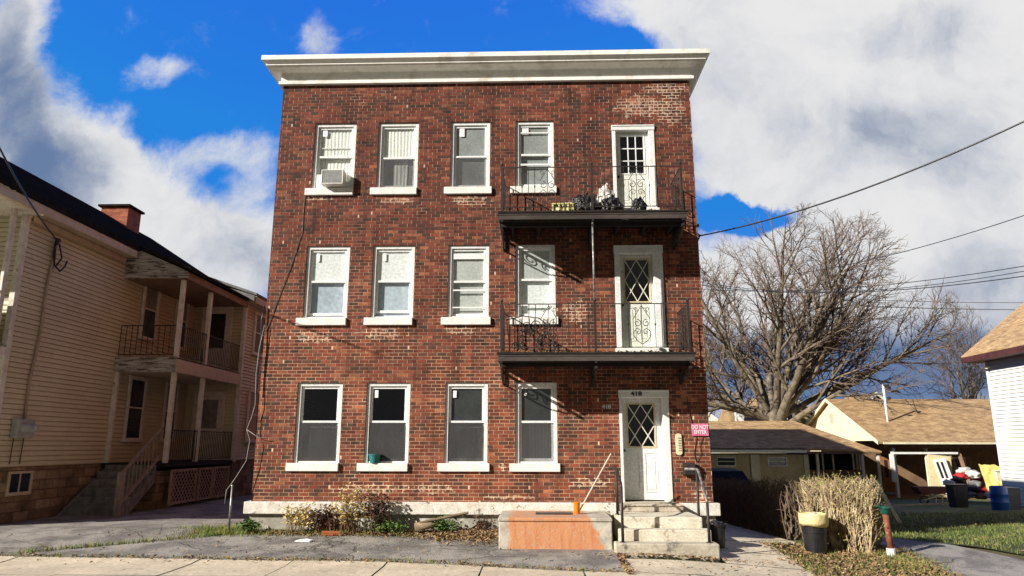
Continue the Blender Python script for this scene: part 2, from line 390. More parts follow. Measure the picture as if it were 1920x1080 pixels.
def screenmat(name,lo,hi,c):
    m,t,b,pos=newmat(name); nt=m.node_tree
    b.inputs['Base Color'].default_value=(c,c,c*1.03,1); b.inputs['Roughness'].default_value=.8
    tr=t.new('ShaderNodeBsdfTransparent'); mx=t.new('ShaderNodeMixShader')
    t.link(t.lin(t.noise(t.vmath('MULTIPLY',pos,(1,1,.45)),2.6,6,.65,.6),.32,.68,lo,hi),mx.inputs[0]); t.link(tr.outputs[0],mx.inputs[1]); t.link(b.outputs[0],mx.inputs[2])
    t.link(mx.outputs[0],nt.nodes['Material Output'].inputs[0]); return m
m_screen=screenmat('dense_insect_screen',.42,.86,.045)
m_screenl=screenmat('light_insect_screen',.22,.36,.12)

# ------------------------------------------------------------------ ground
def axis(lo,hi,dense0,dense1,step,grow=1.35):
    v=[dense0]; x=dense0
    while x<dense1: x+=step; v.append(x)
    s=step
    while x<hi: s*=grow; x+=s; v.append(min(x,hi))
    x=dense0; s=step
    while x>lo: s*=grow; x-=s; v.insert(0,max(x,lo))
    return v
def gg(x,y):
    z=g(x,y)-.03
    if y<9.6: z-=.35*sm(9.6,9.2,y) if False else .35*(1-sm(9.2,9.6,y))
    return z
xs=axis(-900,900,-14,14,.5); ys=axis(-60,1500,9,32,.5)
mb=MB(); nx=len(xs)
mb.v=[(x,y,gg(x,y)+.012*noise.noise(Vector((x*.7,y*.7,0)))*(abs(x)<30 and y<60)) for y in ys for x in xs]
mb.f=[(j*nx+i,j*nx+i+1,(j+1)*nx+i+1,(j+1)*nx+i) for j in range(len(ys)-1) for i in range(nx-1)]
tag(mb.build('ground',m_dirt,smooth=True,recalc=False),kind='structure')
def sheet(mb,c,nu,nv,off,wob=0.0,seed=0):
    """bilinear patch of corners (x,y) following the ground"""
    a,b,cc_,d_=[Vector((p[0],p[1],0)) for p in c]; vs=[]
    for j in range(nv+1):
        for i in range(nu+1):
            s=i/nu; q=j/nv
            p=(a*(1-s)+b*s)*(1-q)+(d_*(1-s)+cc_*s)*q
            if wob and (i in(0,nu) or j in(0,nv)):
                p=p+Vector((noise.noise(Vector((p.x*2,p.y*2,seed))),noise.noise(Vector((p.x*2,p.y*2,seed+9))),0))*wob
            vs.append((p.x,p.y,g(p.x,p.y)+off+.004*noise.noise(Vector((p.x*1.3,p.y*1.3,3)))))
    o=nu+1
    mb.add(vs,[(j*o+i,j*o+i+1,(j+1)*o+i+1,(j+1)*o+i) for j in range(nv) for i in range(nu)])
# worn asphalt forecourt and side driveway, with grass-filled cracks
mb=MB(); sheet(mb,[(-16,11.7),(1.36,10.9),(1.36,14.3),(-16,14.3)],70,14,.006)
sheet(mb,[(-10.95,14.3),(-5.56,14.3),(-5.56,34),(-10.95,34)],20,60,.006)
tag(mb.build('driveway',m_asph,smooth=True),kind='structure')
mb=MB(); sheet(mb,[(6.35,8.9),(9.9,8.9),(7.2,15.7),(6.5,16.0)],20,34,.014,.08,2)
tag(mb.build('driveway',m_asph,smooth=True),kind='structure')
# lawn
mb=MB(); sheet(mb,[(7.15,15.2),(8.75,13.2),(24,20),(22,37)],30,40,.008,.12,4); sheet(mb,[(8.75,13.2),(9.9,9.6),(30,9.6),(24,20)],24,24,.008)
tag(mb.build('lawn',m_lawn,smooth=True,recalc=False),kind='structure')
# sidewalk slabs
mb=MB(); x=-16.0; k=0
def swY(x): return 11.98-.035*(x+8.7)-.10*sm(-3,2,x)*1.0-.45*sm(-2.0,1.4,x)
while x<12:
    wdt=1.52
    for (y0f,y1f) in ((9.62,10.55),(10.57,None)):
        x0=x+.012; x1=x+wdt-.012
        ya=swY(x0) if y1f is None else y1f; yb=swY(x1) if y1f is None else y1f
        tz=random.uniform(-.004,.004)
        sheet(mb,[(x0,y0f),(x1,y0f),(x1,yb),(x0,ya)],5,4,.016+tz,0)
    x+=wdt; k+=1
tag(mb.build('sidewalk',m_walk,smooth=False,recalc=False),kind='structure')
mb=MB()
for x in range(-16,12,3): mb.box(x+.006,9.46,-.42,x+2.994,9.61,-.205+0.0*x)
tag(mb.build('kerb',m_conc,bevel=.015),kind='structure')
mb=MB(); mb.add([(-200,1.5,-.345),(200,1.5,-.345),(200,9.45,-.345),(-200,9.45,-.345)],[(0,1,2,3)])
tag(mb.build('road',m_road,recalc=False),kind='structure')
# concrete walk beside the steps running back along the side wall
mb=MB()
for (a,b) in ((11.05,12.05),(12.08,13.0),(13.03,13.95)):
    sheet(mb,[(1.42 if a<12 else 3.06,a),(4.3,a),(4.35,b),(1.42 if a<12 else 3.06,b)],12,6,.020,0,1)
y=13.98
while y<30:
    sheet(mb,[(3.47,y),(4.95,y),(4.95,y+1.15),(3.47,y+1.15)],6,5,.020); y+=1.18
tag(mb.build('path',m_walk,recalc=False),kind='structure')

# ------------------------------------------------------------------ apartment building
BX0,BX1,BY0,BY1=-5.517,3.418,14.2,36.4
bld=thing('apartment_building',(-1.05,23.3,0),'three storey red brick apartment building with white cornice and two iron balconies','apartment building')
COLX=[(-4.75,-3.835),(-3.35,-2.47),(-1.77,-.915),(-.365,.458)]
ROWZ=[(1.255,2.83),(4.145,5.69),(6.955,8.475)]
DOORS=[(1.68,2.654,.50,2.68),(1.674,2.664,3.46,5.65),(1.705,2.607,6.40,8.334)]
ops=[(a,b,c,d_) for a,b in COLX for c,d_ in ROWZ]+[(a,b,c,d_) for a,b,c,d_ in DOORS]
def wall_open(mb,x0,x1,z0,z1,ops,y,dep):
    X=sorted({x0,x1}|{o[0] for o in ops}|{o[1] for o in ops}); Z=sorted({z0,z1}|{o[2] for o in ops}|{o[3] for o in ops})
    for i in range(len(X)-1):
        for j in range(len(Z)-1):
            cx=(X[i]+X[i+1])/2; cz=(Z[j]+Z[j+1])/2
            if any(o[0]<cx<o[1] and o[2]<cz<o[3] for o in ops): continue
            mb.add([(X[i],y,Z[j]),(X[i+1],y,Z[j]),(X[i+1],y,Z[j+1]),(X[i],y,Z[j+1])],[(0,1,2,3)])
    for a,b,c,d_ in ops:
        mb.add([(a,y,c),(b,y,c),(b,y,d_),(a,y,d_),(a,y+dep,c),(b,y+dep,c),(b,y+dep,d_),(a,y+dep,d_)],[(0,4,5,1),(1,5,6,2),(2,6,7,3),(3,7,4,0)])
mb=MB(); wall_open(mb,BX0,BX1,.53,9.42,ops,BY0,.22)
mb.add([(BX0,BY0,.53),(BX0,BY1,.53),(BX0,BY1,9.42),(BX0,BY0,9.42)],[(0,1,2,3)])
mb.add([(BX1,BY0,.53),(BX1,BY1,.53),(BX1,BY1,9.42),(BX1,BY0,9.42)],[(3,2,1,0)])
mb.add([(BX0,BY1,.53),(BX1,BY1,.53),(BX1,BY1,9.42),(BX0,BY1,9.42)],[(0,1,2,3)])
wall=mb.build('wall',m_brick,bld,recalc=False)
mb=MB()
for z in (.45,3.1,6.2): mb.box(BX0+.03,BY0+.23,z,BX1-.03,BY1-.03,z+.12)
mb.box(BX0+.03,18.2,.6,BX1-.03,18.3,9.3)
mb.build('interior_floor',m_room,bld)
# foundation and white water-table band
mb=MB(); mb.box(BX0-.02,BY0-.02,-.6,BX1+.02,BY1+.02,.305); mb.build('foundation',m_found,bld)
mb=MB(); mb.box(BX0-.10,BY0-.11,.307,1.6,BY0+.1,.535); mb.box(2.76,BY0-.11,.307,BX1+.10,BY0+.1,.535)
mb.box(BX0-.10,BY0+.103,.307,BX0+.1,BY1+.1,.535); mb.box(BX1-.1,BY0+.103,.307,BX1+.10,BY1+.1,.535)
mb.build('stone_band',m_peel,bld,bevel=.012)
# cornice
prof=[(.0,9.385),(.085,9.385),(.085,9.455),(.045,9.46),(.045,9.665),(.06,9.675),(.27,9.70),(.275,9.72),(.31,9.72),(.31,9.745),(.325,9.765),(.365,9.805),(.39,9.81),(.39,9.895),(.39,9.915),(-.2,9.93)]
mb=MB(); vs=[]
for o,z in prof: vs+=[(BX0-o,BY1+o,z),(BX0-o,BY0-o,z),(BX1+o,BY0-o,z),(BX1+o,BY1+o,z)]
mb.add(vs,[(i*4+j,i*4+(j+1)%4,(i+1)*4+(j+1)%4,(i+1)*4+j) for i in range(len(prof)-1) for j in range(4)])
mb.build('cornice',m_corn,bld)
m_tar=M('tar_roof',(.03,.03,.03),(.05,.05,.05),2,.9,.4,30)
mb=MB(); mb.box(BX0+.15,BY0+.15,9.6,BX1-.15,BY1-.15,9.9); mb.build('roof',m_tar,bld)

def curtain(mb,x0,x1,z0,z1,y,amp=.005,nf=11,gap=0):
    n=60; vs=[]
    for j in range(9):
        for i in range(n+1):
            s=i/n; x=x0+(x1-x0)*s; q=j/8
            vs.append((x,y+amp*math.sin(s*nf*2*math.pi+.8*math.sin(q*2.5+s*5))+amp*.5*noise.noise(Vector((s*9,q*3,x0))),z1+(z0-z1)*q))
    mb.add(vs,[(j*(n+1)+i,j*(n+1)+i+1,(j+1)*(n+1)+i+1,(j+1)*(n+1)+i) for j in range(8) for i in range(n)])
def window(x0,x1,z0,z1,up,lo,sticker=None,mid=.49,extra=None,scr=True,lower_rail=0):
    Y=BY0+.035
    f=MB(); c=.070
    f.box(x0,Y,z0,x0+c,Y+.12,z1); f.box(x1-c,Y,z0,x1,Y+.12,z1); f.box(x0+c,Y,z1-c,x1-c,Y+.12,z1); f.box(x0+c,Y+.02,z0,x1-c,Y+.12,z0+.042)
    fo=f.build('window',m_white,bld,bevel=.006)
    s=MB(); s.box(x0-.115,BY0-.06,z0-.15,x1+(.0 if x0<-2 else .045),BY0+.10,z0+.004); s.build('sill',m_sill,fo,bevel=.008)
    zm=z0+(z1-z0)*mid; a0=x0+c+.004; a1=x1-c-.004; b=.045
    s=MB()
    y=Y+.035
    s.box(a0,y,zm-.022,a0+b,y+.035,z1-c-.004); s.box(a1-b,y,zm-.022,a1,y+.035,z1-c-.004); s.box(a0+b,y,z1-c-.004-b,a1-b,y+.035,z1-c-.004); s.box(a0+b,y,zm-.022,a1-b,y+.035,zm+.022)
    zb=z0+.045+lower_rail
    y2=Y+.072
    s.box(a0,y2,zb,a0+b,y2+.035,zm+.02); s.box(a1-b,y2,zb,a1,y2+.035,zm+.02); s.box(a0+b,y2,zb,a1-b,y2+.035,zb+.055); s.box(a0+b,y2,zm-.018,a1-b,y2+.035,zm+.02)
    s.build('sash',m_sash,fo,bevel=.004)
    gl=MB(); gl.box(a0+b-.005,y+.012,zm+.015,a1-b+.005,y+.020,z1-c-b); gl.box(a0+b-.005,y2+.012,zb+.05,a1-b+.005,y2+.020,zm-.012)
    gl.build('glass',m_glass,fo)
    if scr:
        q=MB(); q.box(a0+.012,Y+.015,zb,a1-.012,Y+.018,zm-.02); q.build('insect_screen',m_screenl if scr=='l' else m_screen,fo)
    yb=Y+.118
    for (kind,zz0,zz1) in ((up,zm,z1-.03),(lo,z0+.04,zm)):
        yb=Y+(.0715 if (kind is up and zz0==zm) else .118)
        if kind is None: continue
        q=MB()
        if kind[1]=='flat': q.box(x0+.05,yb,zz0,x1-.05,yb+.006,zz1); q.build('blind',kind[0],fo)
        elif kind[1]=='fold': curtain(q,x0+.05,x1-.05,zz0,zz1,yb+.015); q.build('curtain',kind[0],fo,smooth=True,recalc=False)
        elif kind[1]=='foldR': curtain(q,x0+(x1-x0)*.42,x1-.05,zz0,zz1,yb+.03,nf=5); q.build('curtain',kind[0],fo,smooth=True,recalc=False)
        elif kind[1]=='foldM': curtain(q,x0+(x1-x0)*.38,x0+(x1-x0)*.72,zz0,zz1,yb+.03,nf=4); q.build('curtain',kind[0],fo,smooth=True,recalc=False)
    if sticker:
        q=MB(); sx,sz,sw,sh=sticker; X=a0+b+sx; Z=z1-c-b-sz
        q.box(X,y+.0085,Z-sh,X+sw,y+.0115,Z); q.build('sticker',m_stick,fo)
    return fo
m_sill=M('white_sill_paint',(.86,.84,.80),(.76,.74,.69),5,.7,.3,30,c3=(.40,.36,.30),s3=11,stop3=(.64,.74))
m_sash=M('white_vinyl',(.83,.84,.83),(.78,.79,.78),3,.4)
W=(m_curt,'fold')
r3,r2,r1=ROWZ[2],ROWZ[1],ROWZ[0]
w31=window(*COLX[0],*r3,(m_curt,'fold'),(m_curt,'fold'),(.04,.02,.10,.14),.50,scr=False)
q=MB(); q.box(-4.66,14.29,7.92,-3.93,14.305,7.935); q.build('sash_bar',m_sash,w31)
w32=window(*COLX[1],*r3,(m_curt,'fold'),(m_curt,'foldM'),None,.47,scr='l')
MB().box(-3.29,14.40,6.99,-2.53,14.41,7.66).build('blind',m_blindg,w32)
window(*COLX[2],*r3,(m_blindg,'flat'),(m_blindg,'flat'),(.06,.0,.11,.20),.48,scr='l')
w34=window(*COLX[3],*r3,(m_blindg,'flat'),(m_blindg,'flat'),(.02,.02,.14,.15),.50,scr=False)
for a,b in ((8.21,8.235),(7.47,7.51)): MB().box(-.26,14.262,a,.36,14.276,b).build('sash_bar',m_sash,w34)
window(*COLX[0],*r2,(m_blindw,'flat'),(m_blindb,'flat'),(.07,.03,.07,.17),.51,lower_rail=.03,scr=False)
window(*COLX[1],*r2,(m_blindw,'flat'),(m_blindb,'flat'),(.08,.03,.07,.17),.51,lower_rail=.08,scr=False)
w23=window(*COLX[2],*r2,(m_blindp,'flat'),(m_blindp,'flat'),None,.50,scr=False)
for a,b in ((5.40,5.52),(4.72,4.75),(4.36,4.385)): MB().box(-1.68,14.262,a,-1.0,14.276,b).build('sash_bar',m_sash,w23)
w24=window(*COLX[3],*r2,(m_blindp,'flat'),(m_blindw,'flat'),None,.52,scr=False)
q=MB(); q.box(-.26,14.262,4.40,.36,14.276,4.44); q.build('sash_bar',m_sash,w24)
w11=window(*COLX[0],*r1,None,(m_blindp,'flat'),None,.51)
window(*COLX[1],*r1,None,(m_blindd,'flat'),(.03,.03,.07,.15),.51)
window(*COLX[2],*r1,(m_blindd,'flat'),(m_blindp,'flat'),(.03,.04,.07,.14),.51)
window(*COLX[3],*r1,(m_blindd,'flat'),(m_blindd,'fold'),(.05,.09,.05,.05),.51,scr='l')

# doors
def door(x0,x1,z0,z1,kind,head,jl,jr,thr,rec=.085):
    f=MB(); Y=BY0-.02; JD=rec+.14
    f.box(x0,Y,z0,x0+jl,Y+JD,z1-head); f.box(x1-jr,Y,z0,x1,Y+JD,z1-head); f.box(x0-.01,Y-.015,z1-head,x1+.01,Y+JD,z1)
    f.box(x0-.005,Y-.03,z1-.03,x1+.005,Y-.015,z1)
    fo=f.build('door_frame',m_white,bld,bevel=.008)
    s=MB(); s.box(x0-.03,BY0-.09,z0-.14+.04,x1+.03,BY0+rec+.09,z0+.045); s.build('threshold',m_conc if thr=='c' else m_sill,fo,bevel=.006)
    a0,a1=x0+jl+.004,x1-jr-.004; c0=z0+.05; c1=z1-head-.006; y=BY0+rec
    w_=a1-a0
    gx0,gx1,gz0,gz1=dict(a=(a0+.135,a1-.135,c1-.93,c1-.11),b=(a0+.105,a1-.07,c1-.98,c1-.10),c=(a0+.10,a1-.10,c1-.94,c1-.09))[kind]
    l=MB(); l.box(a0,y,c0,gx0,y+.045,c1); l.box(gx1,y,c0,a1,y+.045,c1); l.box(gx0,y,gz1,gx1,y+.045,c1); l.box(gx0,y,c0,gx1,y+.045,gz0)
    # raised panels on the lower half
    pz0,pz1=c0+.16,gz0-.12; mid=(a0+a1)/2
    for (p0,p1) in ((a0+.10,mid-.045),(mid+.045,a1-.10)):
        for (e,hh) in ((0,.010),(.03,-.0),(.05,.016)):
            pass
        l.box(p0,y-.010,pz0,p0+.02,y,pz1); l.box(p1-.02,y-.010,pz0,p1,y,pz1); l.box(p0+.02,y-.010,pz0,p1-.02,y,pz0+.02); l.box(p0+.02,y-.010,pz1-.02,p1-.02,y,pz1)
        l.box(p0+.05,y-.008,pz0+.05,p1-.05,y,pz1-.05)
    lo=l.build('door',m_doorp if kind=='a' else m_peel2,fo,bevel=.004)
    q=MB(); q.box(gx0,y+.02,gz0,gx1,y+.026,gz1); q.build('glass',m_glass,fo)
    q=MB(); e=.03
    q.box(gx0-e,y-.012,gz0-e,gx0,y,gz1+e); q.box(gx1,y-.012,gz0-e,gx1+e,y,gz1+e); q.box(gx0,y-.012,gz1,gx1,y,gz1+e); q.box(gx0,y-.012,gz0-e,gx1,y,gz0)
    q.build('glazing_bead',m_bead if kind!='c' else m_sash,fo)
    q=MB(); gw=gx1-gx0; gh=gz1-gz0; yy=y+.008
    if kind=='c':
        for i in (1,2): q.box(gx0+gw*i/3-.011,yy-.008,gz0,gx0+gw*i/3+.011,yy+.008,gz1)
        for i in (1,2): 
            for k in range(3): q.box(gx0+gw*k/3+.011,yy-.008,gz0+gh*i/3-.011,gx0+gw*(k+1)/3-.011,yy+.008,gz0+gh*i/3+.011)
    else:
        L=[((0,1),(1,0)),((1,1),(0,0)),((.5,1),(1,.5)),((1,.5),(.5,0)),((.5,0),(0,.5)),((0,.5),(.5,1))]
        for k,(a,b) in enumerate(L):
            q.beam((gx0+gw*a[0],yy-.003*(k%2),gz0+gh*a[1]),(gx0+gw*b[0],yy-.003*(k%2),gz0+gh*b[1]),.016,.018,up=(0,1,0))
    q.build('lattice',m_sash if kind=='c' else m_lat,fo)
    q=MB(); q.lathe([(0,-.05),(.022,-.05),(.026,-.035),(.012,-.02),(.012,0),(.026,.0)],(a0+.045,y,gz0-.08),12,'Y'); q.build('door_knob',m_iron,fo,smooth=True)
    return fo
m_doorp=M('scuffed_white_door',(.74,.75,.74),(.64,.65,.64),2.5,.5,.15,30,c3=(.30,.28,.24),s3=5,stop3=(.7,.78))
m_peel2=M('peeling_door_paint',(.76,.76,.70),(.60,.62,.52),2.5,.7,.3,20,c3=(.38,.40,.28),s3=6,stop3=(.62,.72))
m_bead=M('yellowed_bead',(.62,.55,.36),(.5,.42,.25),8,.6)
m_lat=M('pale_lattice',(.80,.76,.66),(.7,.66,.56),8,.5)
d1=door(*DOORS[0],'a',.155,.055,.12,'c',.25)
d2=door(*DOORS[1],'b',.17,.11,.20,'w',.12)
d3=door(*DOORS[2],'c',.115,.075,.125,'w')
text('house_number','418',.115,(2.02,BY0-.040,2.60),(R(90),0,0),m_iron,d1,.006,sx=1.25)
nb=MB(); nb.box(1.33,BY0-.004,2.31,1.53,BY0-.001,2.315)
m_num=M('white_numerals',(.75,.75,.75),(.6,.6,.6),5,.5)
text('house_number','418',.105,(1.43,BY0-.006,2.35),(R(90),0,0),m_num,bld,.005,sx=1.15)
# little drip/hinge bits and old bell wires on the wall by the door
mb=MB()
mb.tube([(3.02,BY0-.012,2.55),(3.03,BY0-.012,2.3),(3.16,BY0-.012,1.75),(3.10,BY0-.012,1.45),(3.13,BY0-.012,1.3)],.006,5)
mb.tube([(3.30,BY0-.012,1.80),(3.22,BY0-.012,1.6),(3.24,BY0-.012,1.45),(3.15,BY0-.012,1.3)],.005,5)
mb.build('bell_wire',m_iron,bld)
# cast shadow of a wire below the left sill, modelled as thin dark tubes
mb=MB(); mb.tube([(-4.86,BY0-.012,6.82),(-4.875,BY0-.012,6.5),(-4.87,BY0-.012,6.0),(-4.89,BY0-.012,5.9)],.006,5); mb.tube([(-4.9,BY0-.015,5.9),(-5.05,BY0-.015,5.3),(-5.3,BY0-.015,4.5),(-5.47,BY0-.015,3.9)],.007,5); mb.build('wire_shadow',m_iron,bld)

# balconies
def spiral(cx,cz,r,a0,turns,sgn,y,n=14,r1=.25):
    return [(cx+r*(1-(1-r1)*i/n)*math.cos(a0+sgn*turns*2*math.pi*i/n),y,cz+r*(1-(1-r1)*i/n)*math.sin(a0+sgn*turns*2*math.pi*i/n)) for i in range(n+1)]
def heart(mb,cx,z0,z1,w,y,r=.0075):
    h=z1-z0
    for s in (-1,1):
        pts=[(cx,z0)]
        pts+= [(cx+s*w*.30,z0+h*.22),(cx+s*w*.48,z0+h*.5),(cx+s*w*.46,z0+h*.8),(cx+s*w*.27,z0+h*.98),(cx+s*w*.09,z0+h*.86),(cx+s*w*.12,z0+h*.66),(cx+s*w*.25,z0+h*.62),(cx+s*w*.30,z0+h*.76),(cx+s*w*.22,z0+h*.80)]
        mb.tube([(p[0],y,p[1]) for p in pts],r,5)
def scrollpanel(mb,cx,zb,zt,y,w=.34):
    h=zt-zb
    heart(mb,cx,zb+h*.06,zb+h*.44,w*.95,y)
    for s in (-1,1):
        mb.tube(spiral(cx+s*w*.25,zb+h*.55,w*.22,R(90),1.2,s,y),.007,5)
        mb.tube([(cx,y,zb+h*.97),(cx+s*w*.25,y,zb+h*.80),(cx+s*w*.45,y,zb+h*.66)],.007,5)
        mb.tube(spiral(cx+s*w*.35,zb+h*.88,w*.14,R(-90),1.0,-s,y),.006,5)
    mb.tube([(cx,y,zb),(cx,y,zt)],.006,5)
def balcony(zd,zr,label,tang):
    Yf=13.15; x0,x1=-.685,3.0; px=(-.585,1.16,2.905)
    m=MB(); m.box(x0,Yf-.03,zd-.035,x1,BY0-.005,zd)
    n=int((BY0-Yf)/.14)
    bo=m.build('balcony',m_deckw,bld)
    f=MB(); f.box(x0+.02,Yf,zd-.165,x1-.02,Yf+.03,zd-.037); f.box(x0+.02,Yf+.032,zd-.165,x0+.05,BY0-.005,zd-.037); f.box(x1-.05,Yf+.032,zd-.165,x1-.02,BY0-.005,zd-.037)
    f.box(x0+.01,Yf-.012,zd-.075,x1-.01,Yf-.001,zd-.042); f.build('fascia',m_fasc,bo,bevel=.004)
    f=MB(); f.box(x0+.06,Yf+.20,zd-.25,x1-.06,Yf+.26,zd-.15)
    f.box(x0+.06,Yf+.10,zd-.17,x1-.06,Yf+.198,zd-.155)
    for i in range(7): f.box(x0+.25+i*.53,Yf+.27,zd-.2,x0+.30+i*.53,BY0-.01,zd-.04)
    f.build('joist',m_deckw,bo)
    for x in (px[0]-.02,px[1],px[2]):
        b=MB(); b.box(x-.025,BY0-.06,zd-.52,x+.025,BY0-.012,zd-.04); b.box(x-.022,Yf+.03,zd-.30,x+.022,BY0-.062,zd-.255)
        b.tube([(x,BY0-.05,zd-.5)]+[(x,BY0-.06-.80*math.sin(a),zd-.5+.22*(1-math.cos(a))) for a in [R(q) for q in range(10,91,10)]],.016,6)
        yy=[(x,BY0-.12-.05*0-p[0],p[2]) for p in spiral(.13,zd-.36,.11,R(200),1.5,1,0)]; b.tube(yy,.012,5)
        yy=[(x,BY0-.06-p[0],p[2]) for p in spiral(.42,zd-.33,.085,R(250),1.4,-1,0)]; b.tube(yy,.011,5)
        b.build('bracket',m_iron,bo)
        p=MB(); p.box(x-.021,Yf+.005,zd-.2,x+.021,Yf+.045,zr+.02); p.lathe([(0,.05),(.02,.045),(.028,.02),(.02,0),(.03,-.005)],(x,Yf+.025,zr+.03),8); p.build('post',m_iron,bo)
    zb=zd+.10; zt=zr-.03; y=Yf+.025
    for (a,b) in ((px[0],px[1]),(px[1],px[2])):
        m=MB(); m.box(a+.022,y-.008,zt,b-.022,y+.008,zt+.018); m.box(a+.022,y-.008,zb-.016,b-.022,y+.008,zb)
        nb=13; st=(b-a)/(nb+1); cx=(a+b)/2
        for i in range(1,nb+1):
            xx=a+st*i
            if abs(xx-cx)<.19: continue
            m.box(xx-.0065,y-.0065,zb,xx+.0065,y+.0065,zt)
            if i%2: m.lathe([(0,.03),(.014,.02),(.014,-.02),(0,-.03)],(xx,y,zb+(zt-zb)*.52),6)
        scrollpanel(m,cx,zb,zt,y)
        m.build('railing',m_iron,bo)
    for x in (px[0],px[2]):
        m=MB(); m.box(x-.008,y+.02,zt,x+.008,BY0,zt+.018); m.box(x-.008,y+.02,zb-.016,x+.008,BY0,zb)
        nb=9
        for i in range(1,nb+1):
            yy=y+(BY0-y)*i/(nb+.6)
            m.box(x-.0065,yy-.0065,zb,x+.0065,yy+.0065,zt)
        for i in range(3):
            c=y+.2+.3*i
            for sg in (-1,1):
                pts=[(x,c+p[0],p[2]) for p in spiral(0,zb+.25+.25*(i%2)+.12*sg,.09,R(90*sg),1.2,sg,0)]
                m.tube(pts,.008,5)
        m.build('railing',m_iron,bo)
    return bo
b3=balcony(6.06,7.0,'',False)
b2=balcony(3.30,4.24,'',True)
mb=MB(); mb.tube([(1.16,13.22,4.24),(1.16,13.22,5.9)],.021,8); mb.build('support_pole',m_silver,b3,smooth=True)
# loose tangled ironwork behind the lower railing
mb=MB(); rng=random.Random(3)
for i in range(16):
    cx=-.5+rng.random()*.95; cz=3.42+rng.random()*.45; y=13.25+rng.random()*.06
    mb.tube(spiral(cx,cz,.06+rng.random()*.07,rng.random()*6,1.1+rng.random()*.5,rng.choice((-1,1)),y),.009,5)
for i in range(11):
    x=-.45+i*.09; mb.tube([(x,13.24,3.36),(x+rng.uniform(-.06,.06),13.25,3.95)],.008,5)
mb.tube([(-.5,13.23,3.93),(-.2,13.23,4.0),(.1,13.23,3.96),(.3,13.23,3.8)],.010,6)
mb.tube([(-.1,13.24,3.85),(.0,13.24,3.6),(.15,13.24,3.42)],.012,6)
mb.build('loose_ironwork',m_iron,b2)
# leaf debris on the decks
m_leaf=M('dry_leaves',(.30,.16,.05),(.16,.08,.03),25,.85,c3=(.42,.30,.10),s3=18,stop3=(.5,.6))
def leaves(pts,s0=.03,s1=.07,seed=1,mb=None):
    mb=mb or MB(); rng=random.Random(seed)
    for (x,y,z) in pts:
        s=rng.uniform(s0,s1); e=Euler((rng.uniform(-.7,.7),rng.uniform(-.7,.7),rng.uniform(0,6.3))).to_matrix()
        vs=[Vector((-.5,0,0)),Vector((0,-.32,.12)),Vector((.5,0,0)),Vector((0,.32,.1))]
        mb.add([Vector((x,y,z+s*.25))+e@(v*s) for v in vs],[(0,1,2,3)])
    return mb
rng=random.Random(5)
for b,zd in ((b2,3.30),(b3,6.06)):
    leaves([(rng.uniform(-.6,2.9),13.13+abs(rng.gauss(0,.12)),zd) for i in range(260)],.03,.07,4).build('leaf_debris',m_leaf,b,recalc=False)['kind']='stuff'

# ------------------------------------------------------------------ steps and block
m_step=M('painted_worn_concrete',(.72,.67,.54),(.60,.54,.42),3,.85,.5,30,c3=(.34,.27,.18),s3=4.5,stop3=(.56,.64))
st=thing('front_steps',(2.15,13.2,-.2),'worn pale concrete front steps with three treads below the ground floor door','steps')
mb=MB(); mb.box(1.50,12.90,-.5,2.90,BY0-.14,.393); mb.build('landing',m_step,st,bevel=.02)
mb=MB(); mb.box(1.43,12.64,-.5,2.98,12.898,.215); mb.build('tread',m_step,st,bevel=.02)
mb=MB(); mb.box(1.33,12.33,-.5,3.03,12.638,.03); mb.build('tread',m_conc,st,bevel=.025)
mb=MB(); mb.box(1.62,BY0-.34,.395,2.78,BY0-.095,.53); mb.box(1.70,BY0-.37,.50,2.74,BY0-.342,.528); mb.build('door_step',m_conc,st,bevel=.015)
# orange painted block: colour mask in its own coordinates
m,t,b,pos=newmat('orange_painted_concrete')
p=t.sep(pos); nz=t.noise(pos,4,6,.7); nz2=t.noise(pos,22,5,.7)
e1=t.smooth(t.math('ADD',p[0],t.math('MULTIPLY',t.math('SUBTRACT',nz,.5),.35)),-.86,-.74)
e2=t.smooth(t.math('ADD',t.math('ADD',p[0],t.math('MULTIPLY',p[2],.55)),t.math('MULTIPLY',t.math('SUBTRACT',nz,.5),.4)),.88,.80)
e3=t.smooth(t.math('ADD',p[2],t.math('MULTIPLY',t.math('SUBTRACT',nz,.5),.06)),.51,.485)
mk=t.math('MULTIPLY',t.math('MULTIPLY',e1,e2),e3)
mk=t.math('MULTIPLY',mk,t.math('SUBTRACT',1.0,t.math('MULTIPLY',t.smooth(nz2,.52,.68),.55)))
base=t.mix(t.smooth(nz,.4,.6),(.56,.52,.43),(.38,.35,.29))
vs_=t.noise(t.vmath('MULTIPLY',pos,(6,6,.8)),2.2,5,.65)
orc=t.mix(t.smooth(vs_,.3,.7),(.62,.30,.14),(.54,.20,.09))
t.link(t.mix(mk,base,orc),b.inputs['Base Color']); b.inputs['Roughness'].default_value=.9
t.link(t.bump(t.noise(pos,30,6,.65),.6,.015),b.inputs['Normal']); m_or=m
mb=MB(); mb.box(-.615,12.72,-.6,1.32,BY0-.115,.33); mb.box(-.625,12.70,.332,1.33,BY0-.115,.393)
ob=mb.build('concrete_platform',m_or,bevel=.015)
for v in ob.data.vertices: v.co.z-=.5
ob.location.z+=.5; ORG[ob.name]=ob.location.copy()
tag(ob,'low concrete platform with faded orange painted face left of the front steps','platform')
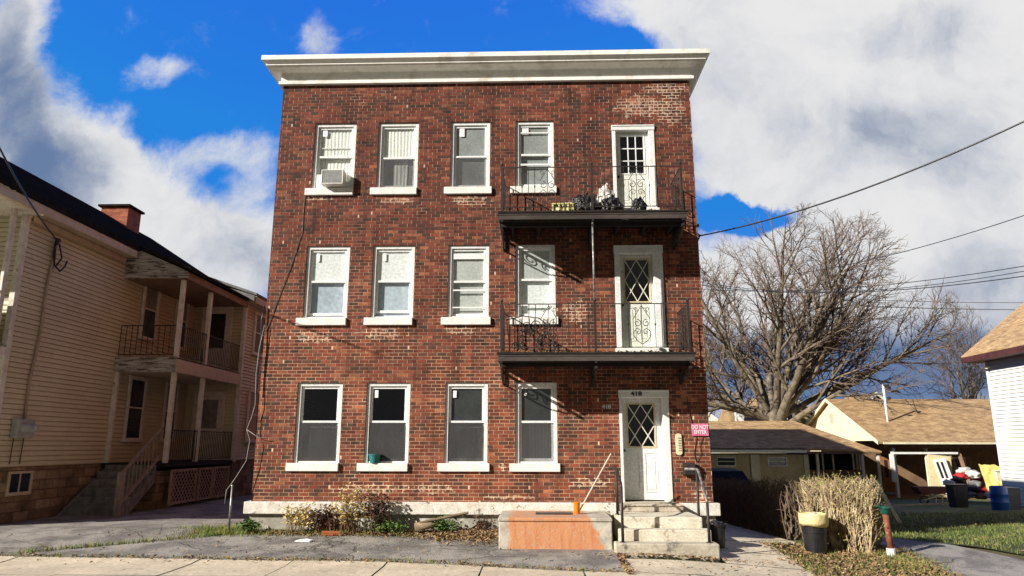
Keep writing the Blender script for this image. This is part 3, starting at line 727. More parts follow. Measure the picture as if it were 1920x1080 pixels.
# ------------------------------------------------------------------ small things at the building
def siding(mb,fn,z0,z1,pitch,th=.018,gap=.017):
    """lap siding; fn(z)->list of (pa,pb,normal) horizontal spans (x,y)"""
    z=z0
    while z<z1-1e-4:
        zt=min(z+pitch,z1)
        for pa,pb,n in fn((z+zt)/2):
            a=Vector((pa[0],pa[1],0)); b=Vector((pb[0],pb[1],0)); n_=Vector((n[0],n[1],0))
            o=n_*th; Z0=Vector((0,0,z)); Z1=Vector((0,0,zt))
            gv=Vector((0,0,gap)); bk_=n_*-.03; tp=n_*.003
            mb.add([a+o+Z0+gv,b+o+Z0+gv,b+tp+Z1,a+tp+Z1,a+bk_+Z0+gv,b+bk_+Z0+gv,a+bk_+Z0-gv*.2,b+bk_+Z0-gv*.2,a+tp+Z0,b+tp+Z0],[(0,1,2,3),(4,5,1,0),(4,6,7,5),(6,8,9,7)])
        z=zt
# air conditioner
ac=thing('air_conditioner',(-4.22,14.1,6.97),'white window air conditioner sitting in the left top-storey window','air conditioner')
mb=MB(); mb.box(-4.475,13.98,6.99,-4.455,14.235,7.31); mb.box(-4.03,13.98,6.99,-4.01,14.235,7.31); mb.box(-4.455,13.98,6.99,-4.03,14.235,7.01); mb.box(-4.455,13.98,7.29,-4.03,14.235,7.31); mb.box(-4.455,14.0,7.012,-4.03,14.235,7.288)
m_acw=M('cream_metal',(.84,.83,.79),(.76,.75,.70),4,.5); mb.build('housing',m_acw,ac,bevel=.006)
m_acg=M('grey_grille',(.46,.47,.47),(.36,.37,.37),9,.6)
mb=MB()
for i in range(13): mb.box(-4.44,13.985,7.02+i*.0205,-4.045,13.998,7.03+i*.0205)
mb.build('grille',m_acg,ac)
mb=MB(); 
for i in range(9): mb.box(-4.005+i*.012,14.235,6.99,-3.999+i*.012,14.245+.008*(i%2),7.30)
mb.box(-4.66,14.238,6.995,-4.48,14.246,7.30)
mb.build('side_panel',m_acw,ac)
# teal pot
mb=MB(); mb.lathe([(.0,0),(.085,0),(.115,.145),(.13,.145),(.13,.17),(.11,.17),(.10,.12),(0,.11)],(-3.13,14.19,1.262),20)
o=tag(mb.build('flower_pot',m_teal,smooth=False),'small teal flower pot on the ground floor window sill','flower pot')
# house wall sign
m_pink=M('faded_red_sign',(.62,.10,.22),(.70,.22,.34),10,.6); m_pinkw=M('pinkish_white_lettering',(.86,.74,.80),(.80,.60,.70),12,.6)
sg=thing('wall_sign',(3.235,14.17,1.79),'small pink and white wall sign at the right corner of the brick wall','sign')
mb=MB(); mb.box(3.075,14.168,1.79,3.395,14.188,2.02); mb.build('panel',m_pink,sg,bevel=.003)
text('lettering','DO NOT\nENTER',.105,(3.235,14.163,1.905),(R(90),0,0),m_pinkw,sg,.003,sx=.78)
ip=thing('intercom',(2.81,14.17,1.42),'cream oval intercom panel with a column of buttons right of the door','intercom')
m_cream=M('cream_plastic',(.74,.68,.48),(.66,.60,.40),6,.5)
pts=[(2.81+.062*math.cos(a)*(1),14.198,(1.78 if math.sin(a)>0 else 1.475)+.055*math.sin(a)) for a in [R(q) for q in range(0,360,20)]]
mb=MB(); mb.prism([(p[0]+.0,p[1],p[2]) for p in pts],(0,-.035,0)); mb.build('panel',m_cream,ip,bevel=.006)
mb=MB()
m_ol=M('olive_label',(.30,.30,.16),(.2,.2,.1),10,.6)
for i in range(6): MB().box(2.80,14.156,1.50+i*.047,2.85,14.162,1.52+i*.047).build('name_strip',m_ol,ip)
ml=thing('mailbox',(2.965,14.1,1.03),'black metal mailbox mounted on the brick wall behind the right handrail','mailbox')
mb=MB(); mb.prism([(2.86,14.195,1.04),(2.86,14.06,1.06),(2.86,14.06,1.22),(2.86,14.10,1.27),(2.86,14.195,1.27)],(.21,0,0)); mb.build('box',m_iron,ml,bevel=.012)
mb=MB(); mb.prism([(2.85,14.195,1.272),(2.85,14.09,1.285),(2.85,14.045,1.215),(2.85,14.045,1.19),(2.85,14.05,1.19),(2.85,14.095,1.27)],(.23,0,0)); mb.build('lid',m_iron,ml)
# handrails
def handrail(name,label,pA,pB,ext,mat):
    h=thing(name,(pB[0],pB[1],pB[3]),label,'handrail','handrails of the front steps')
    xA,yA,zAt,zAb=pA; xB,yB,zBt,zBb=pB
    mb=MB(); mb.tube([(xA,yA,zAb),(xA,yA,zAt-.02)],.024,8); mb.build('post',m_iron,h,smooth=True)
    mb=MB(); mb.tube([(xB,yB,zBb),(xB,yB,zBt-.05)],.024,8); mb.build('post',m_iron,h,smooth=True)
    mb=MB(); mb.tube([(xA+ext[0],yA+ext[1],zAt),(xA,yA,zAt),(xA+(xB-xA)*.2,yA+(yB-yA)*.2,zAt-.02),(xA+(xB-xA)*.9,yA+(yB-yA)*.9,zBt+.03),(xB,yB,zBt-.05)],.024,8); mb.build('rail',mat,h,smooth=True)
    mb=MB(); mb.lathe([(.05,0),(.05,.012),(0,.012)],(xB,yB,zBb-.002),12); mb.lathe([(.05,0),(.05,.012),(0,.012)],(xA,yA,zAb-.002),12); mb.build('base_flange',m_iron,h)
handrail('handrail','black pipe handrail on the left side of the front steps',(1.49,13.35,1.20,.395),(1.47,12.48,.95,.03),(-.13,.05),m_iron)
handrail('handrail','worn silver pipe handrail on the right side of the front steps',(2.93,13.3,1.19,.392 if False else -.1),(2.90,12.48,.72,.03),(-.20,.05),m_silver)
mb=MB(); mb.tube([(1.40,13.30,1.46),(.80,13.55,.40)],.013,7)
tag(mb.build('broom_stick',M('pale_stick',(.70,.62,.52),(.6,.5,.42),8,.6)),'long pale stick leaning against the left handrail','stick')
cp=MB(); cp.lathe([(0,0),(.052,0),(.06,.19),(.064,.20),(.06,.205),(.05,.19),(.046,.02),(0,.02)],(.765,13.42,.394),20)
tag(cp.build('plastic_cup',m_orange,smooth=False),'orange plastic cup standing on the concrete platform','cup')
mb=MB()
mb.add([(x,y,.397+.012+.004*noise.noise(Vector((x*9,y*9,0)))) for y in (13.28,13.4,13.55,13.68) for x in [.02+.065*i for i in range(11)]],[(j*11+i,j*11+i+1,(j+1)*11+i+1,(j+1)*11+i) for j in range(3) for i in range(10)])
mb.box(.02,13.28,.3955,.67,13.68,.404)
tag(mb.build('door_mat',m_black),'black rubber mat lying on the concrete platform','mat')
# balcony rubbish
m_bag=M('black_bin_bag',(.012,.012,.013),(.03,.03,.032),6,.28,.9,14,spec=.6,bdist=.05)
m_wbag=M('white_bin_bag',(.75,.70,.65),(.6,.56,.5),6,.4,.8,14,bdist=.04)
def bag(c,r,mat,label,cat,seed,name='bin_bag',grp=None):
    mb=MB(); mb.blob((c[0],c[1],c[2]+r[2]*.75),r,.35,2.2,seed,4)
    mb.tube([(c[0]-.02,c[1],c[2]+r[2]*1.6),(c[0]+.02,c[1],c[2]+r[2]*1.85),(c[0]+.06,c[1],c[2]+r[2]*1.95)],[.03,.02,.045],6)
    return tag(mb.build(name,mat,smooth=True),label,cat,grp)
G1='bin bags on the top balcony'
bag((1.03,13.50,6.06),(.27,.22,.25),m_bag,'largest black bin bag, behind the middle post of the top balcony','bin bag',1,grp=G1)
bag((1.55,13.50,6.06),(.24,.2,.22),m_bag,'black bin bag in front of the white bag on the top balcony','bin bag',5,grp=G1)
bag((1.48,13.78,6.06),(.20,.16,.40),m_wbag,'white bag behind the black bin bags on the top balcony','bag',8,grp=G1)
bag((2.09,13.42,6.06),(.16,.15,.18),m_bag,'smallest black bin bag, in front of the top balcony door','bin bag',3,grp=G1)
mb=MB(); mb.blob((1.85,13.50,6.09),(.26,.12,.10),.5,4,11,3); tag(mb.build('crumpled_paper',m_wbag,smooth=True),'crumpled white paper litter between the bin bags on the top balcony','litter')
cr=thing('plastic_crate',(.58,13.4,6.06),'pale yellow plastic crate on the top balcony left of the bin bags','crate')
m_yel=M('pale_yellow_plastic',(.72,.66,.30),(.64,.60,.22),8,.5)
mb=MB(); mb.box(.38,13.3,6.062,.80,13.5,6.08)
for x in (.38,.50,.585,.68,.78): mb.box(x,13.3,6.08,x+.03,13.315,6.25)
for x in (.38,.78): mb.box(x,13.316,6.08,x+.03,13.5,6.25)
mb.box(.375,13.29,6.25,.815,13.51,6.275); mb.build('frame',m_yel,cr,bevel=.005)
mb=MB(); mb.box(.42,13.33,6.085,.56,13.48,6.23); mb.box(.62,13.33,6.085,.77,13.48,6.30); mb.build('contents',M('white_cartons',(.78,.76,.62),(.7,.66,.4),5,.7),cr,bevel=.01)
# weathered plank and log in front of the foundation
m_wood=M('weathered_wood',(.30,.22,.15),(.17,.12,.08),8,.9,.5,25,stretch=(.4,1,1),c3=(.42,.35,.27),s3=6)
mb=MB(); mb.beam((-2.15,13.75,.19),(-1.25,13.95,.36),.10,.035,(0,.3,1)); tag(mb.build('plank',m_wood,bevel=.006),'weathered grey plank propped above the weeds at the foundation','plank')
mb=MB(); mb.tube([(-2.22,13.72,.12),(-1.95,13.80,.15),(-1.7,13.86,.2)],[.075,.07,.05],9); tag(mb.build('log',m_wood,smooth=True),'short sawn log beneath the propped plank','log')
m_obr=M('orange_brick',(.55,.17,.06),(.42,.12,.05),12,.9,.5,40)
mb=MB(); mb.obox((-3.78,13.72,.0),(.34,.13,.07),(0.02,.06,.25)); tag(mb.build('loose_brick',m_obr,bevel=.008),'loose orange brick lying in the leaves near the dry shrub','brick')
mb=MB(); mb.add([(-4.28,13.15,-.075),(-3.98,13.10,-.078),(-3.95,13.26,-.065),(-4.1,13.30,-.04),(-4.26,13.27,-.06)],[(0,1,2,3,4)]); mb.prism([(-4.27,13.16,-.072),(-4.0,13.12,-.072),(-3.97,13.24,-.06),(-4.2,13.26,-.055)],(0,0,.012))
tag(mb.build('scrap_paper',m_stick),'scrap of white paper on the asphalt forecourt','litter')
# cable and thin post at the left corner
mb=MB(); mb.tube([(-5.50,14.13,4.0),(-5.56,14.1,3.5),(-5.58,14.1,3.0),(-5.55,14.1,2.4),(-5.60,14.1,2.15),(-5.66,14.05,1.9),(-5.58,14.05,1.7),(-5.62,14.05,1.3),(-5.80,14.0,.95),(-5.92,13.95,.75),(-5.93,13.95,.5)],.0062,6)
mb.tube([(-5.66,14.05,1.9),(-5.45,14.14,1.75),(-5.25,14.14,1.72)],.007,5)
tag(mb.build('hanging_cable',M('pale_cable',(.42,.40,.36),(.3,.28,.25),10,.5),smooth=True),'pale loose cable hanging down the left corner of the brick building','cable')
mb=MB(); mb.tube([(-5.54,14.15,4.4),(-5.57,14.13,4.1),(-5.54,14.13,3.6),(-5.555,14.13,3.2),(-5.545,14.13,2.6)],.012,6)
tag(mb.build('wall_cable',m_black,smooth=True),'black cable running down the left edge of the brick building','cable')
mb=MB(); mb.tube([(-5.83,14.0,-.05),(-5.83,14.0,.83)],.02,7); mb.lathe([(.03,0),(.03,.03),(0,.04)],(-5.83,14.0,.82),8)
tag(mb.build('thin_post',m_silver,smooth=True),'thin grey metal post in the grass at the left corner of the building','post')
# black pot by the steps
mb=MB(); mb.lathe([(0,0),(.12,0),(.16,.36),(.18,.36),(.18,.40),(.15,.40),(.13,.2),(0,.18)],(3.22,13.25,g(3.2,13.2)+.02),18); mb.blob((3.22,13.25,.2),(.15,.14,.10),.4,3,2,3)
tag(mb.build('plant_pot',m_black,smooth=False),'black plastic pot on the walk right of the front steps','pot')

# ------------------------------------------------------------------ left house
m_sidL=M('tan_vinyl_siding',(.66,.585,.41),(.59,.52,.36),.7,.6,fine=.25)
m_trim=M('cream_trim',(.60,.50,.36),(.5,.41,.3),4,.6)
m_trimw=M('dirty_white_trim',(.78,.73,.64),(.64,.58,.49),5,.7,.2,30,c3=(.25,.2,.16),s3=9,stop3=(.62,.7))
m_grayw=M('flaking_grey_boards',(.56,.54,.50),(.34,.31,.28),7,.85,.6,18,stretch=(.4,.6,3),c3=(.12,.10,.08),s3=6,stop3=(.5,.58))
m_roofL=M('dark_asphalt_shingle',(.030,.026,.024),(.018,.016,.015),6,1.0,.5,40,spec=0)
m_stone=brickmat('rock_faced_stone',.46,.21,.03,.07,[(0,(.22,.15,.09)),(.5,(.34,.23,.14)),(1,(.42,.31,.2))],(.18,.13,.09),(.3,.24,.18),bump=1,bd=.05,dirt=(.4,1.3),jit=.03)
m_chim=brickmat('chimney_brick',.21,.071,.05,.15,[(0,(.25,.06,.03)),(.5,(.36,.10,.05)),(1,(.42,.14,.07))],(.2,.12,.09),(.4,.3,.22))
m_wglass=M('dark_pane',(.02,.022,.025),(.035,.04,.045),2,.12,spec=.45)
m_wblind=M('lace_blind_pane',(.30,.28,.25),(.2,.19,.17),7,.2,spec=.6)
hs_=thing('house',(-14,19,0),'tan sided two storey house with dark roof and side porches at left','house')
mb=MB()
HX=-11.0; RX=-14.0; ZE=6.62
def fnL(z):
    out=[]
    if z<6.75: out+=[((HX,14.42),(HX,26),(1,0)),((-17,14.42),(HX-.001,14.42),(0,-1))]
    else:
        k=(z-6.75)/(8.9-6.75)*3
        if k<2.9: out.append(((-17+k,14.42),(-11-k,14.42),(0,-1)))
    return out
siding(mb,fnL,1.14,8.8,.108)
def fnW(z): return [((-9.35,22.3),(-9.35,26.5),(1,0)),((HX,22.3),(-9.352,22.3),(0,-1))]
siding(mb,fnW,1.14,6.15,.108)
mb.add([(-17,14.5,1.1),(-17,26,1.1),(-17,26,6.7),(-17,14.5,6.7)],[(0,1,2,3)])
mb.build('wall',m_sidL,hs_,recalc=False)
mb=MB(); mb.box(-17,14.45,-.3,-11.01,26,1.138); mb.box(-11.008,22.35,-.3,-9.37,26.5,1.138); mb.box(-11.005,18.35,-.3,-9.6,19.3,.95); mb.build('foundation',m_stone,hs_)
# roof
mb=MB()
def roofslab(mb,xe,ze,xr,zr,y0,y1,th=.14):
    mb.prism([(xe,y0,ze),(xr,y0,zr),(xr,y0,zr+th),(xe,y0,ze+th)],(0,y1-y0,0))
roofslab(mb,-10.62,6.70,-14.0,8.86,12.3,24.5); roofslab(mb,-17.38,6.70,-14.003,8.86,12.3,24.5)
rf=mb.build('roof',m_roofL,hs_)
mb=MB(); mb.box(-14.1,21.6,8.3,-13.2,22.35,9.20); mb.build('chimney',m_chim,rf)
mb=MB(); mb.box(-14.18,21.52,9.202,-13.12,22.43,9.27); mb.build('chimney_cap',m_roofL,rf)
mb=MB(); mb.box(-10.70,12.32,6.50,-10.64,18.08,6.70); mb.box(-11.0,14.5,6.52,-10.702,18.08,6.545); mb.box(-10.96,14.5,6.36,-10.93,18.08,6.51); mb.build('fascia',m_trim,hs_,bevel=.01)
# eave return of the front gable, sunlit
mb=MB(); mb.prism([(-10.64,12.2,6.52),(-10.64,12.2,6.72),(-11.6,12.2,7.10),(-12.2,12.2,6.52)],(0,.12,0)); mb.box(-17.3,12.33,6.48,-10.71,14.4,6.52); mb.build('soffit',m_trimw,hs_)
mb=MB(); mb.box(-11.06,14.28,1.0,-10.94,14.41,6.48); mb.box(-11.0,13.88,3.66,-10.93,14.0,6.48); mb.build('porch_post',m_trimw,hs_,bevel=.006)
mb=MB()
siding(mb,lambda z:[((-17,13.9),(-11.0,13.9),(0,-1))],3.6,4.65,.108); mb.build('porch_wall',M('pale_siding',(.62,.60,.44),(.55,.53,.38),3,.6),hs_,recalc=False)
mb=MB(); mb.box(-17,13.85,4.655,-10.98,13.98,4.72); mb.box(-17,12.4,3.4,-10.95,14.4,3.58); mb.build('porch_floor',m_trimw,hs_)
def lwin(mb_unused,X,y0,y1,z0,z1,blind=False,drop=True):
    f=MB(); c=.10; x=X+.02
    f.box(x,y0,z0,x+.05,y0+c,z1); f.box(x,y1-c,z0,x+.05,y1,z1); f.box(x,y0+c,z1-c,x+.05,y1-c,z1); f.box(x-.0,y0-.03,z0-.07,x+.08,y1+.03,z0)
    f.box(x,y0+c,(z0+z1)/2-.02,x+.035,y1-c,(z0+z1)/2+.02); f.box(x,y0+c,z0,x+.035,y1-c,z0+.04)
    fo=f.build('window',m_trimw,hs_,bevel=.005)
    q=MB(); q.box(x,y0+c,(z0+z1)/2+.02,x+.012,y1-c,z1-c); q.build('glass',m_wblind if blind else m_wglass,fo)
    q=MB(); q.box(x,y0+c,z0+.04,x+.010,y1-c,(z0+z1)/2-.02); q.build('glass',m_wglass,fo)
lwin(None,HX,18.95,19.85,1.75,3.45); lwin(None,HX,19.15,20.0,4.55,6.2,True)
lwin(None,HX,20.9,21.7,1.75,3.45,True); lwin(None,HX,21.0,21.8,4.55,6.2,True)
lwin(None,-9.35,23.05,24.1,4.6,5.98); lwin(None,-9.35,23.05,24.1,1.75,3.4)
# doors on the end wall of the porch
for (z0,z1,kind) in ((1.16,3.25,'w'),(3.88,6.0,'d')):
    f=MB(); y=22.27; a,b=-10.72,-9.72
    f.box(a,y-.04,z0,a+.1,y,z1); f.box(b-.1,y-.04,z0,b,y,z1); f.box(a+.1,y-.04,z1-.1,b-.1,y,z1)
    fo=f.build('door_frame',m_trimw,hs_)
    q=MB(); q.box(a+.1,y-.02,z0,b-.1,y-.005,z0+.95 if kind=='w' else z0+.75); q.box(a+.1,y-.02,z0,a+.22,y-.004,z1-.1) ; q.box(b-.22,y-.021,z0,b-.1,y-.004,z1-.1); q.box(a+.22,y-.021,z1-.25,b-.22,y-.004,z1-.1); q.build('door',m_trimw,fo)
    q=MB(); q.box(a+.22,y-.012,z0+.5,b-.22,y-.006,z1-.25); q.build('glass',m_wblind if kind=='w' else m_wglass,fo)
# side porch, two levels
PX=-9.35; PY0,PY1=18.25,22.29
pd=MB(); pd.box(HX+.02,PY0-.05,1.05,PX+.02,PY1,1.15); pd.build('porch_deck',m_deckw,hs_)
pd=MB(); pd.box(HX+.02,PY0,3.72,PX,PY1,3.84); up_=pd.build('porch_deck',m_deckw,hs_)
pd=MB(); pd.box(HX-.0+.02,PY0-.04,3.46,PX-.002,PY0-.002,3.86); pd.build('end_board',m_grayw,up_)
pd=MB(); pd.box(PX,PY0-.04,3.46,PX+.04,PY1,3.80); pd.box(HX+.02,PY0+.01,3.47,PX-.003,PY1,3.49); pd.build('fascia',m_trim,up_)
for (x,y,z0,z1) in ((-9.42,18.32,1.15,3.46),(-9.42,19.95,1.15,3.46),(-10.93,18.30,1.15,3.46),(-9.42,18.32,3.84,5.95),(-9.42,19.95,3.84,5.95)):
    q=MB(); q.box(x-.055,y-.055,z0,x+.055,y+.055,z1); q.build('porch_post',m_trimw,hs_,bevel=.008)
q=MB(); q.box(-9.40,22.24,1.1,-9.28,22.36,6.1); q.build('corner_board',m_trimw,hs_,bevel=.006)
# shed roof over the porch with flaking gable end
q=MB(); q.prism([(HX,18.12,6.93),(-9.18,18.12,6.16),(-9.18,18.12,6.24),(HX,18.12,7.02)],(0,4.3,0)); pr=q.build('porch_roof',m_roofL,hs_)
q=MB(); q.prism([(HX+.02,18.16,5.97),(-9.25,18.16,5.97),(-9.25,18.16,6.15),(HX+.02,18.16,6.90)],(0,.05,0)); q.build('gable_end',m_grayw,pr)
q=MB(); q.box(-9.30,18.22,5.95,-9.25,22.25,6.14); q.box(HX+.02,18.22,5.975,-9.302,22.25,5.995); q.build('beam',M('brown_beam',(.30,.19,.12),(.2,.13,.09),6,.8,.3,20),pr)
q=MB(); q.prism([(-9.0,22.1,6.14),(-9.0,22.1,6.32),(-11.2,22.1,7.0),(-11.2,22.1,6.14)],(0,.05,0)); q.prism([(-8.95,22.12,6.33),(-11.5,22.12,7.2),(-11.5,22.12,7.28),(-8.95,22.12,6.41)],(0,4.6,0)); q.build('wing_roof',M('grey_shingle',(.20,.20,.19),(.14,.14,.135),5,.9,.4,30),hs_)
q=MB(); q.box(-9.33,22.2,6.10,-8.97,26.6,6.31); q.build('fascia',m_trim,hs_)
# railings
def railing(mb,a,b,z0,z1,n,r=.009,rails=(0,1)):
    a=Vector(a);b=Vector(b)
    mb.beam(a+Vector((0,0,z1)),b+Vector((0,0,z1)),.03,.025); mb.beam(a+Vector((0,0,z0+.07)),b+Vector((0,0,z0+.07)),.025,.02)
    for i in range(n+1):
        p=a.lerp(b,i/n); mb.tube([p+Vector((0,0,z0+.07)),p+Vector((0,0,z1))],r,4)
q=MB(); railing(q,(HX+.05,18.28,0),(-9.48,18.28,0),3.86,4.70,10); 
for z in (4.1,4.3,4.5): q.tube([(HX+.05,18.28,z),(-9.48,18.28,z)],.006,4)
q.build('porch_railing',m_iron,hs_)
q=MB(); railing(q,(-9.40,18.4,0),(-9.40,19.88,0),3.86,4.70,13); railing(q,(-9.40,20.02,0),(-9.40,22.2,0),3.86,4.70,20); q.build('porch_railing',m_iron,hs_)
q=MB(); railing(q,(-9.40,18.4,0),(-9.40,19.88,0),1.15,1.98,14); railing(q,(-9.40,20.02,0),(-9.40,22.2,0),1.15,1.98,20); q.build('porch_railing',m_iron,hs_)
# wooden stair
m_oldw=M('grey_stair_wood',(.26,.25,.23),(.15,.14,.13),7,.85,.4,25,stretch=(1,1,.6))
q=MB()
for i in range(6):
    z=1.15-.19*(i+1); y=18.2-.27*(i+1)
    q.box(-10.9,y-.03,z-.04,-9.55,y+.27,z); q.box(-10.88,y+.24,z,-9.57,y+.262,z+.15)
q.prism([(-10.90,18.2,1.0),(-10.90,18.2,.7),(-10.90,16.75,-.25),(-10.90,16.45,-.2),(-10.90,16.5,0)],(.04,0,0)); q.prism([(-9.60,18.2,1.0),(-9.60,18.2,.7),(-9.60,16.75,-.25),(-9.60,16.45,-.2),(-9.60,16.5,0)],(.04,0,0))
stt=q.build('stairs',m_oldw,hs_)
q=MB(); m_rw=M('brown_stair_rail',(.34,.26,.20),(.25,.19,.15),7,.8,.3,25)
A=Vector((-9.50,18.15,2.02)); B=Vector((-9.50,16.55,.95))
q.beam(A,B,.06,.04); q.beam(A-Vector((0,0,.72)),B-Vector((0,0,.72)),.05,.07); q.box(-9.56,16.49,-.05,-9.44,16.61,1.0)
for i in range(1,10):
    p=A.lerp(B,i/10); q.box(p.x-.012,p.y-.014,p.z-.72,p.x+.012,p.y+.014,p.z-.02)
q.build('stair_rail',m_rw,stt)
# lattice skirt
q=MB(); m_latt=M('brown_lattice',(.48,.35,.27),(.36,.25,.19),6,.8)
X=-9.36
for (a,b) in ((18.55,20.0),(20.12,21.0),(21.08,22.1)):
    q.box(X-.01,a,.10,X+.03,a+.07,.98); q.box(X-.01,b-.07,.10,X+.03,b,.98); q.box(X-.01,a+.07,.92,X+.03,b-.07,.98); q.box(X-.01,a+.07,.10,X+.03,b-.07,.16)
    y0,y1,z0,z1=a+.07,b-.07,.16,.92
    for s in (1,-1):
        c=-2.0
        while c<4.0:
            # line z=z0+s*(y-y0)+c clipped
            pts=[]
            for yy in (y0,y1):
                zz=z0+s*(yy-y0)+c
                if z0<=zz<=z1: pts.append((yy,zz))
            for zz in (z0,z1):
                yy=y0+(zz-z0-c)*s
                if y0<yy<y1: pts.append((yy,zz))
            if len(pts)>=2 and (Vector(pts[0])-Vector(pts[1])).length>.05:
                q.beam((X+.002*s,pts[0][0],pts[0][1]),(X+.002*s,pts[1][0],pts[1][1]),.006,.034,up=(0,-s,1))
            c+=.17
q.build('lattice',m_latt,hs_)
q=MB(); q.box(-10.4,18.6,-.2,-9.7,22.2,1.0); q.build('porch_shade_box',m_room,hs_)  # solid near-black box painted as the shade under the porch deck
# cellar window, meters, conduit
q=MB(); q.box(HX,14.95,.55,HX+.03,15.7,.62); q.box(HX,14.95,1.0,HX+.03,15.7,1.05); q.box(HX,14.95,.62,HX+.03,15.02,1.0); q.box(HX,15.63,.62,HX+.03,15.7,1.0); q.box(HX,15.30,.62,HX+.02,15.34,1.0); f=q.build('cellar_window',m_trim,hs_)
q=MB(); q.box(HX,15.02,.62,HX+.01,15.30,1.0); q.box(HX,15.34,.62,HX+.01,15.63,1.0); q.build('glass',m_wglass,f)
m_met=M('grey_meter_box',(.46,.46,.44),(.36,.36,.34),6,.5)
em=thing('electric_meter',(-10.95,15.1,1.72),'grey double electric meter box on the tan siding with a conduit above','electric meter')
q=MB(); q.box(HX+.02,14.80,1.74,HX+.16,15.35,2.14); q.build('box',m_met,em,bevel=.02)
for y in (14.98,15.22):
    q=MB(); q.lathe([(.095,0),(.095,.05),(.08,.07),(.075,.12),(.05,.15),(0,.155)],(HX+.16,y,1.95),18,'X'); q.build('meter_dial',m_met,em,smooth=True)
q=MB(); q.tube([(HX+.06,15.12,2.14),(HX+.06,15.11,3.0),(HX+.06,15.22,4.0),(HX+.06,15.20,5.0),(HX+.06,15.30,5.9),(HX+.09,15.30,6.1),(HX+.16,15.28,6.15),(HX+.18,15.26,6.08)],.028,8); q.build('conduit',M('tan_conduit',(.45,.34,.25),(.35,.26,.2),6,.6),em,smooth=True)
q=MB(); q.lathe([(0,.09),(.05,.07),(.065,0),(.05,-.06),(0,-.07)],(HX+.12,15.27,6.14),10); q.tube([(HX+.1,15.22,6.1),(HX+.14,15.15,5.8),(HX+.1,15.3,5.6),(HX+.1,15.5,5.5),(HX+.1,15.65,5.65),(HX+.1,15.7,5.8)],.018,6)
q.tube([(HX+.12,15.33,6.1),(HX+.16,15.42,5.8),(HX+.10,15.36,5.6)],.018,6); q.tube([(HX+.12,15.2,6.1),(HX+.1,15.28,5.75),(HX+.06,15.3,5.5)],.016,6); q.build('weatherhead',m_iron,em,smooth=True)
q=MB(); q.tube([(HX+.05,14.9,1.74),(HX+.04,14.9,1.2)],.010,5); q.tube([(HX+.05,15.2,1.74),(HX+.04,15.2,1.2)],.010,5); q.build('ground_wire',m_iron,em)
# ------------------------------------------------------------------ right side: garage, ranch house, white house
def X38(px,Y=38): return (px-1001)/36.4*Y/38
m_shT=brickmat('tan_shingles',.30,.055,.03,.10,[(0,(.31,.20,.10)),(.5,(.43,.285,.145)),(1,(.52,.36,.19))],(.16,.11,.06),(.2,.15,.08),bump=.3,bd=.01,dirt=(.75,1.2))
m_cwall=M('cream_painted_wall',(.58,.50,.30),(.50,.42,.24),1.5,.8,.1,20)
m_creamL=M('light_cream_board',(.78,.74,.52),(.70,.65,.45),2,.7)
m_brownw=M('brown_board_wall',(.24,.15,.08),(.17,.10,.06),2,.8,.2,15)
m_dark=M('porch_gloom',(.03,.025,.02),(.02,.018,.015),3,.9)  # shade inside the carport put into a near-black wall colour
m_fw=M('white_fascia',(.86,.85,.82),(.80,.79,.75),3,.6)
gz=lambda x,y: g(x,y)
ga=thing('garage',(13.5,40,-1.1),'long low cream garage with tan shingle roof behind the hedge','garage')
q=MB()
for (a,b) in ((4.5,9.55),(10.55,12.2),(13.2,14.3)): q.box(a,38.5,-1.3,b,38.6,1.15)
for (a,b) in ((9.55,10.55),(12.2,13.2)): q.box(a,38.5,-1.3,b,38.6,.55); q.box(a,38.5,1.02,b,38.6,1.15)
q.box(4.5,38.6,-1.3,4.6,45.5,1.15); q.box(4.5,45.4,-1.3,17.2,45.5,1.15); q.build('wall',m_cwall,ga)
for a in ((11.30,38.40,11.75),(14.05,38.42,14.3)): MB().box(a[0],a[1],-1.3,a[2],38.498,1.15).build('pilaster',m_creamL,ga)
for a in (9.55,12.2):
    q=MB(); q.box(a,38.46,.55,a+.05,38.56,1.02); q.box(a+.95,38.46,.55,a+1.0,38.56,1.02); q.box(a+.05,38.46,.97,a+.95,38.56,1.02); q.box(a+.05,38.46,.55,a+.95,38.56,.60); q.box(a+.05,38.47,.78,a+.95,38.55,.81); f=q.build('window',m_fw,ga)
    q=MB(); q.box(a+.05,38.52,.60,a+.95,38.53,.97); q.build('glass',m_wglass,f)
q=MB(); q.box(4.3,38.0,1.24,14.08,38.06,1.46); q.box(4.3,38.061,1.25,14.08,38.5,1.28); q.build('fascia',m_fw,ga)
# main roof with hipped right end; lower front over the carport
q=MB()
A=(4.3,38.0,1.47); B=(14.1,38.0,1.47); C1=(17.9,38.0,1.33); D1=(15.0,42.0,3.0); E1=(4.3,42.0,3.0)
q.add([A,B,C1,D1,E1],[(0,1,3,4),(1,2,3)])
q.add([(4.3,46,1.4),(18.3,46,1.3),D1,E1,C1],[(0,3,2,1),(1,2,4)])
th=[(v[0],v[1],v[2]-.07) for v in (A,B,C1)]
q.add([A,B,C1]+th,[(0,3,4,1),(1,4,5,2)])
q.build('roof',m_shT,ga,recalc=False)
q=MB(); q.box(14.1,38.02,1.20,17.85,38.10,1.32); q.build('carport_beam',M('beam_brown',(.20,.13,.09),(.14,.09,.06),4,.8),ga)
for x in (14.65,16.95,17.75):
    q=MB(); q.box(x-.06,38.12,-1.3,x+.06,38.24,1.2); q.build('carport_post',m_trimw,ga)
q=MB(); q.box(14.31,39.5,-1.3,17.9,39.6,.35); q.build('carport_wall',m_brownw,ga)
q=MB(); 
for x in (15.4,15.95,17.0,17.35): q.box(x,39.45,.35,x+.07,39.52,1.2)
q.build('carport_stud',m_trimw,ga)
q=MB(); q.box(14.31,41.5,-1.3,17.9,41.6,1.3); q.build('carport_back',m_dark,ga)

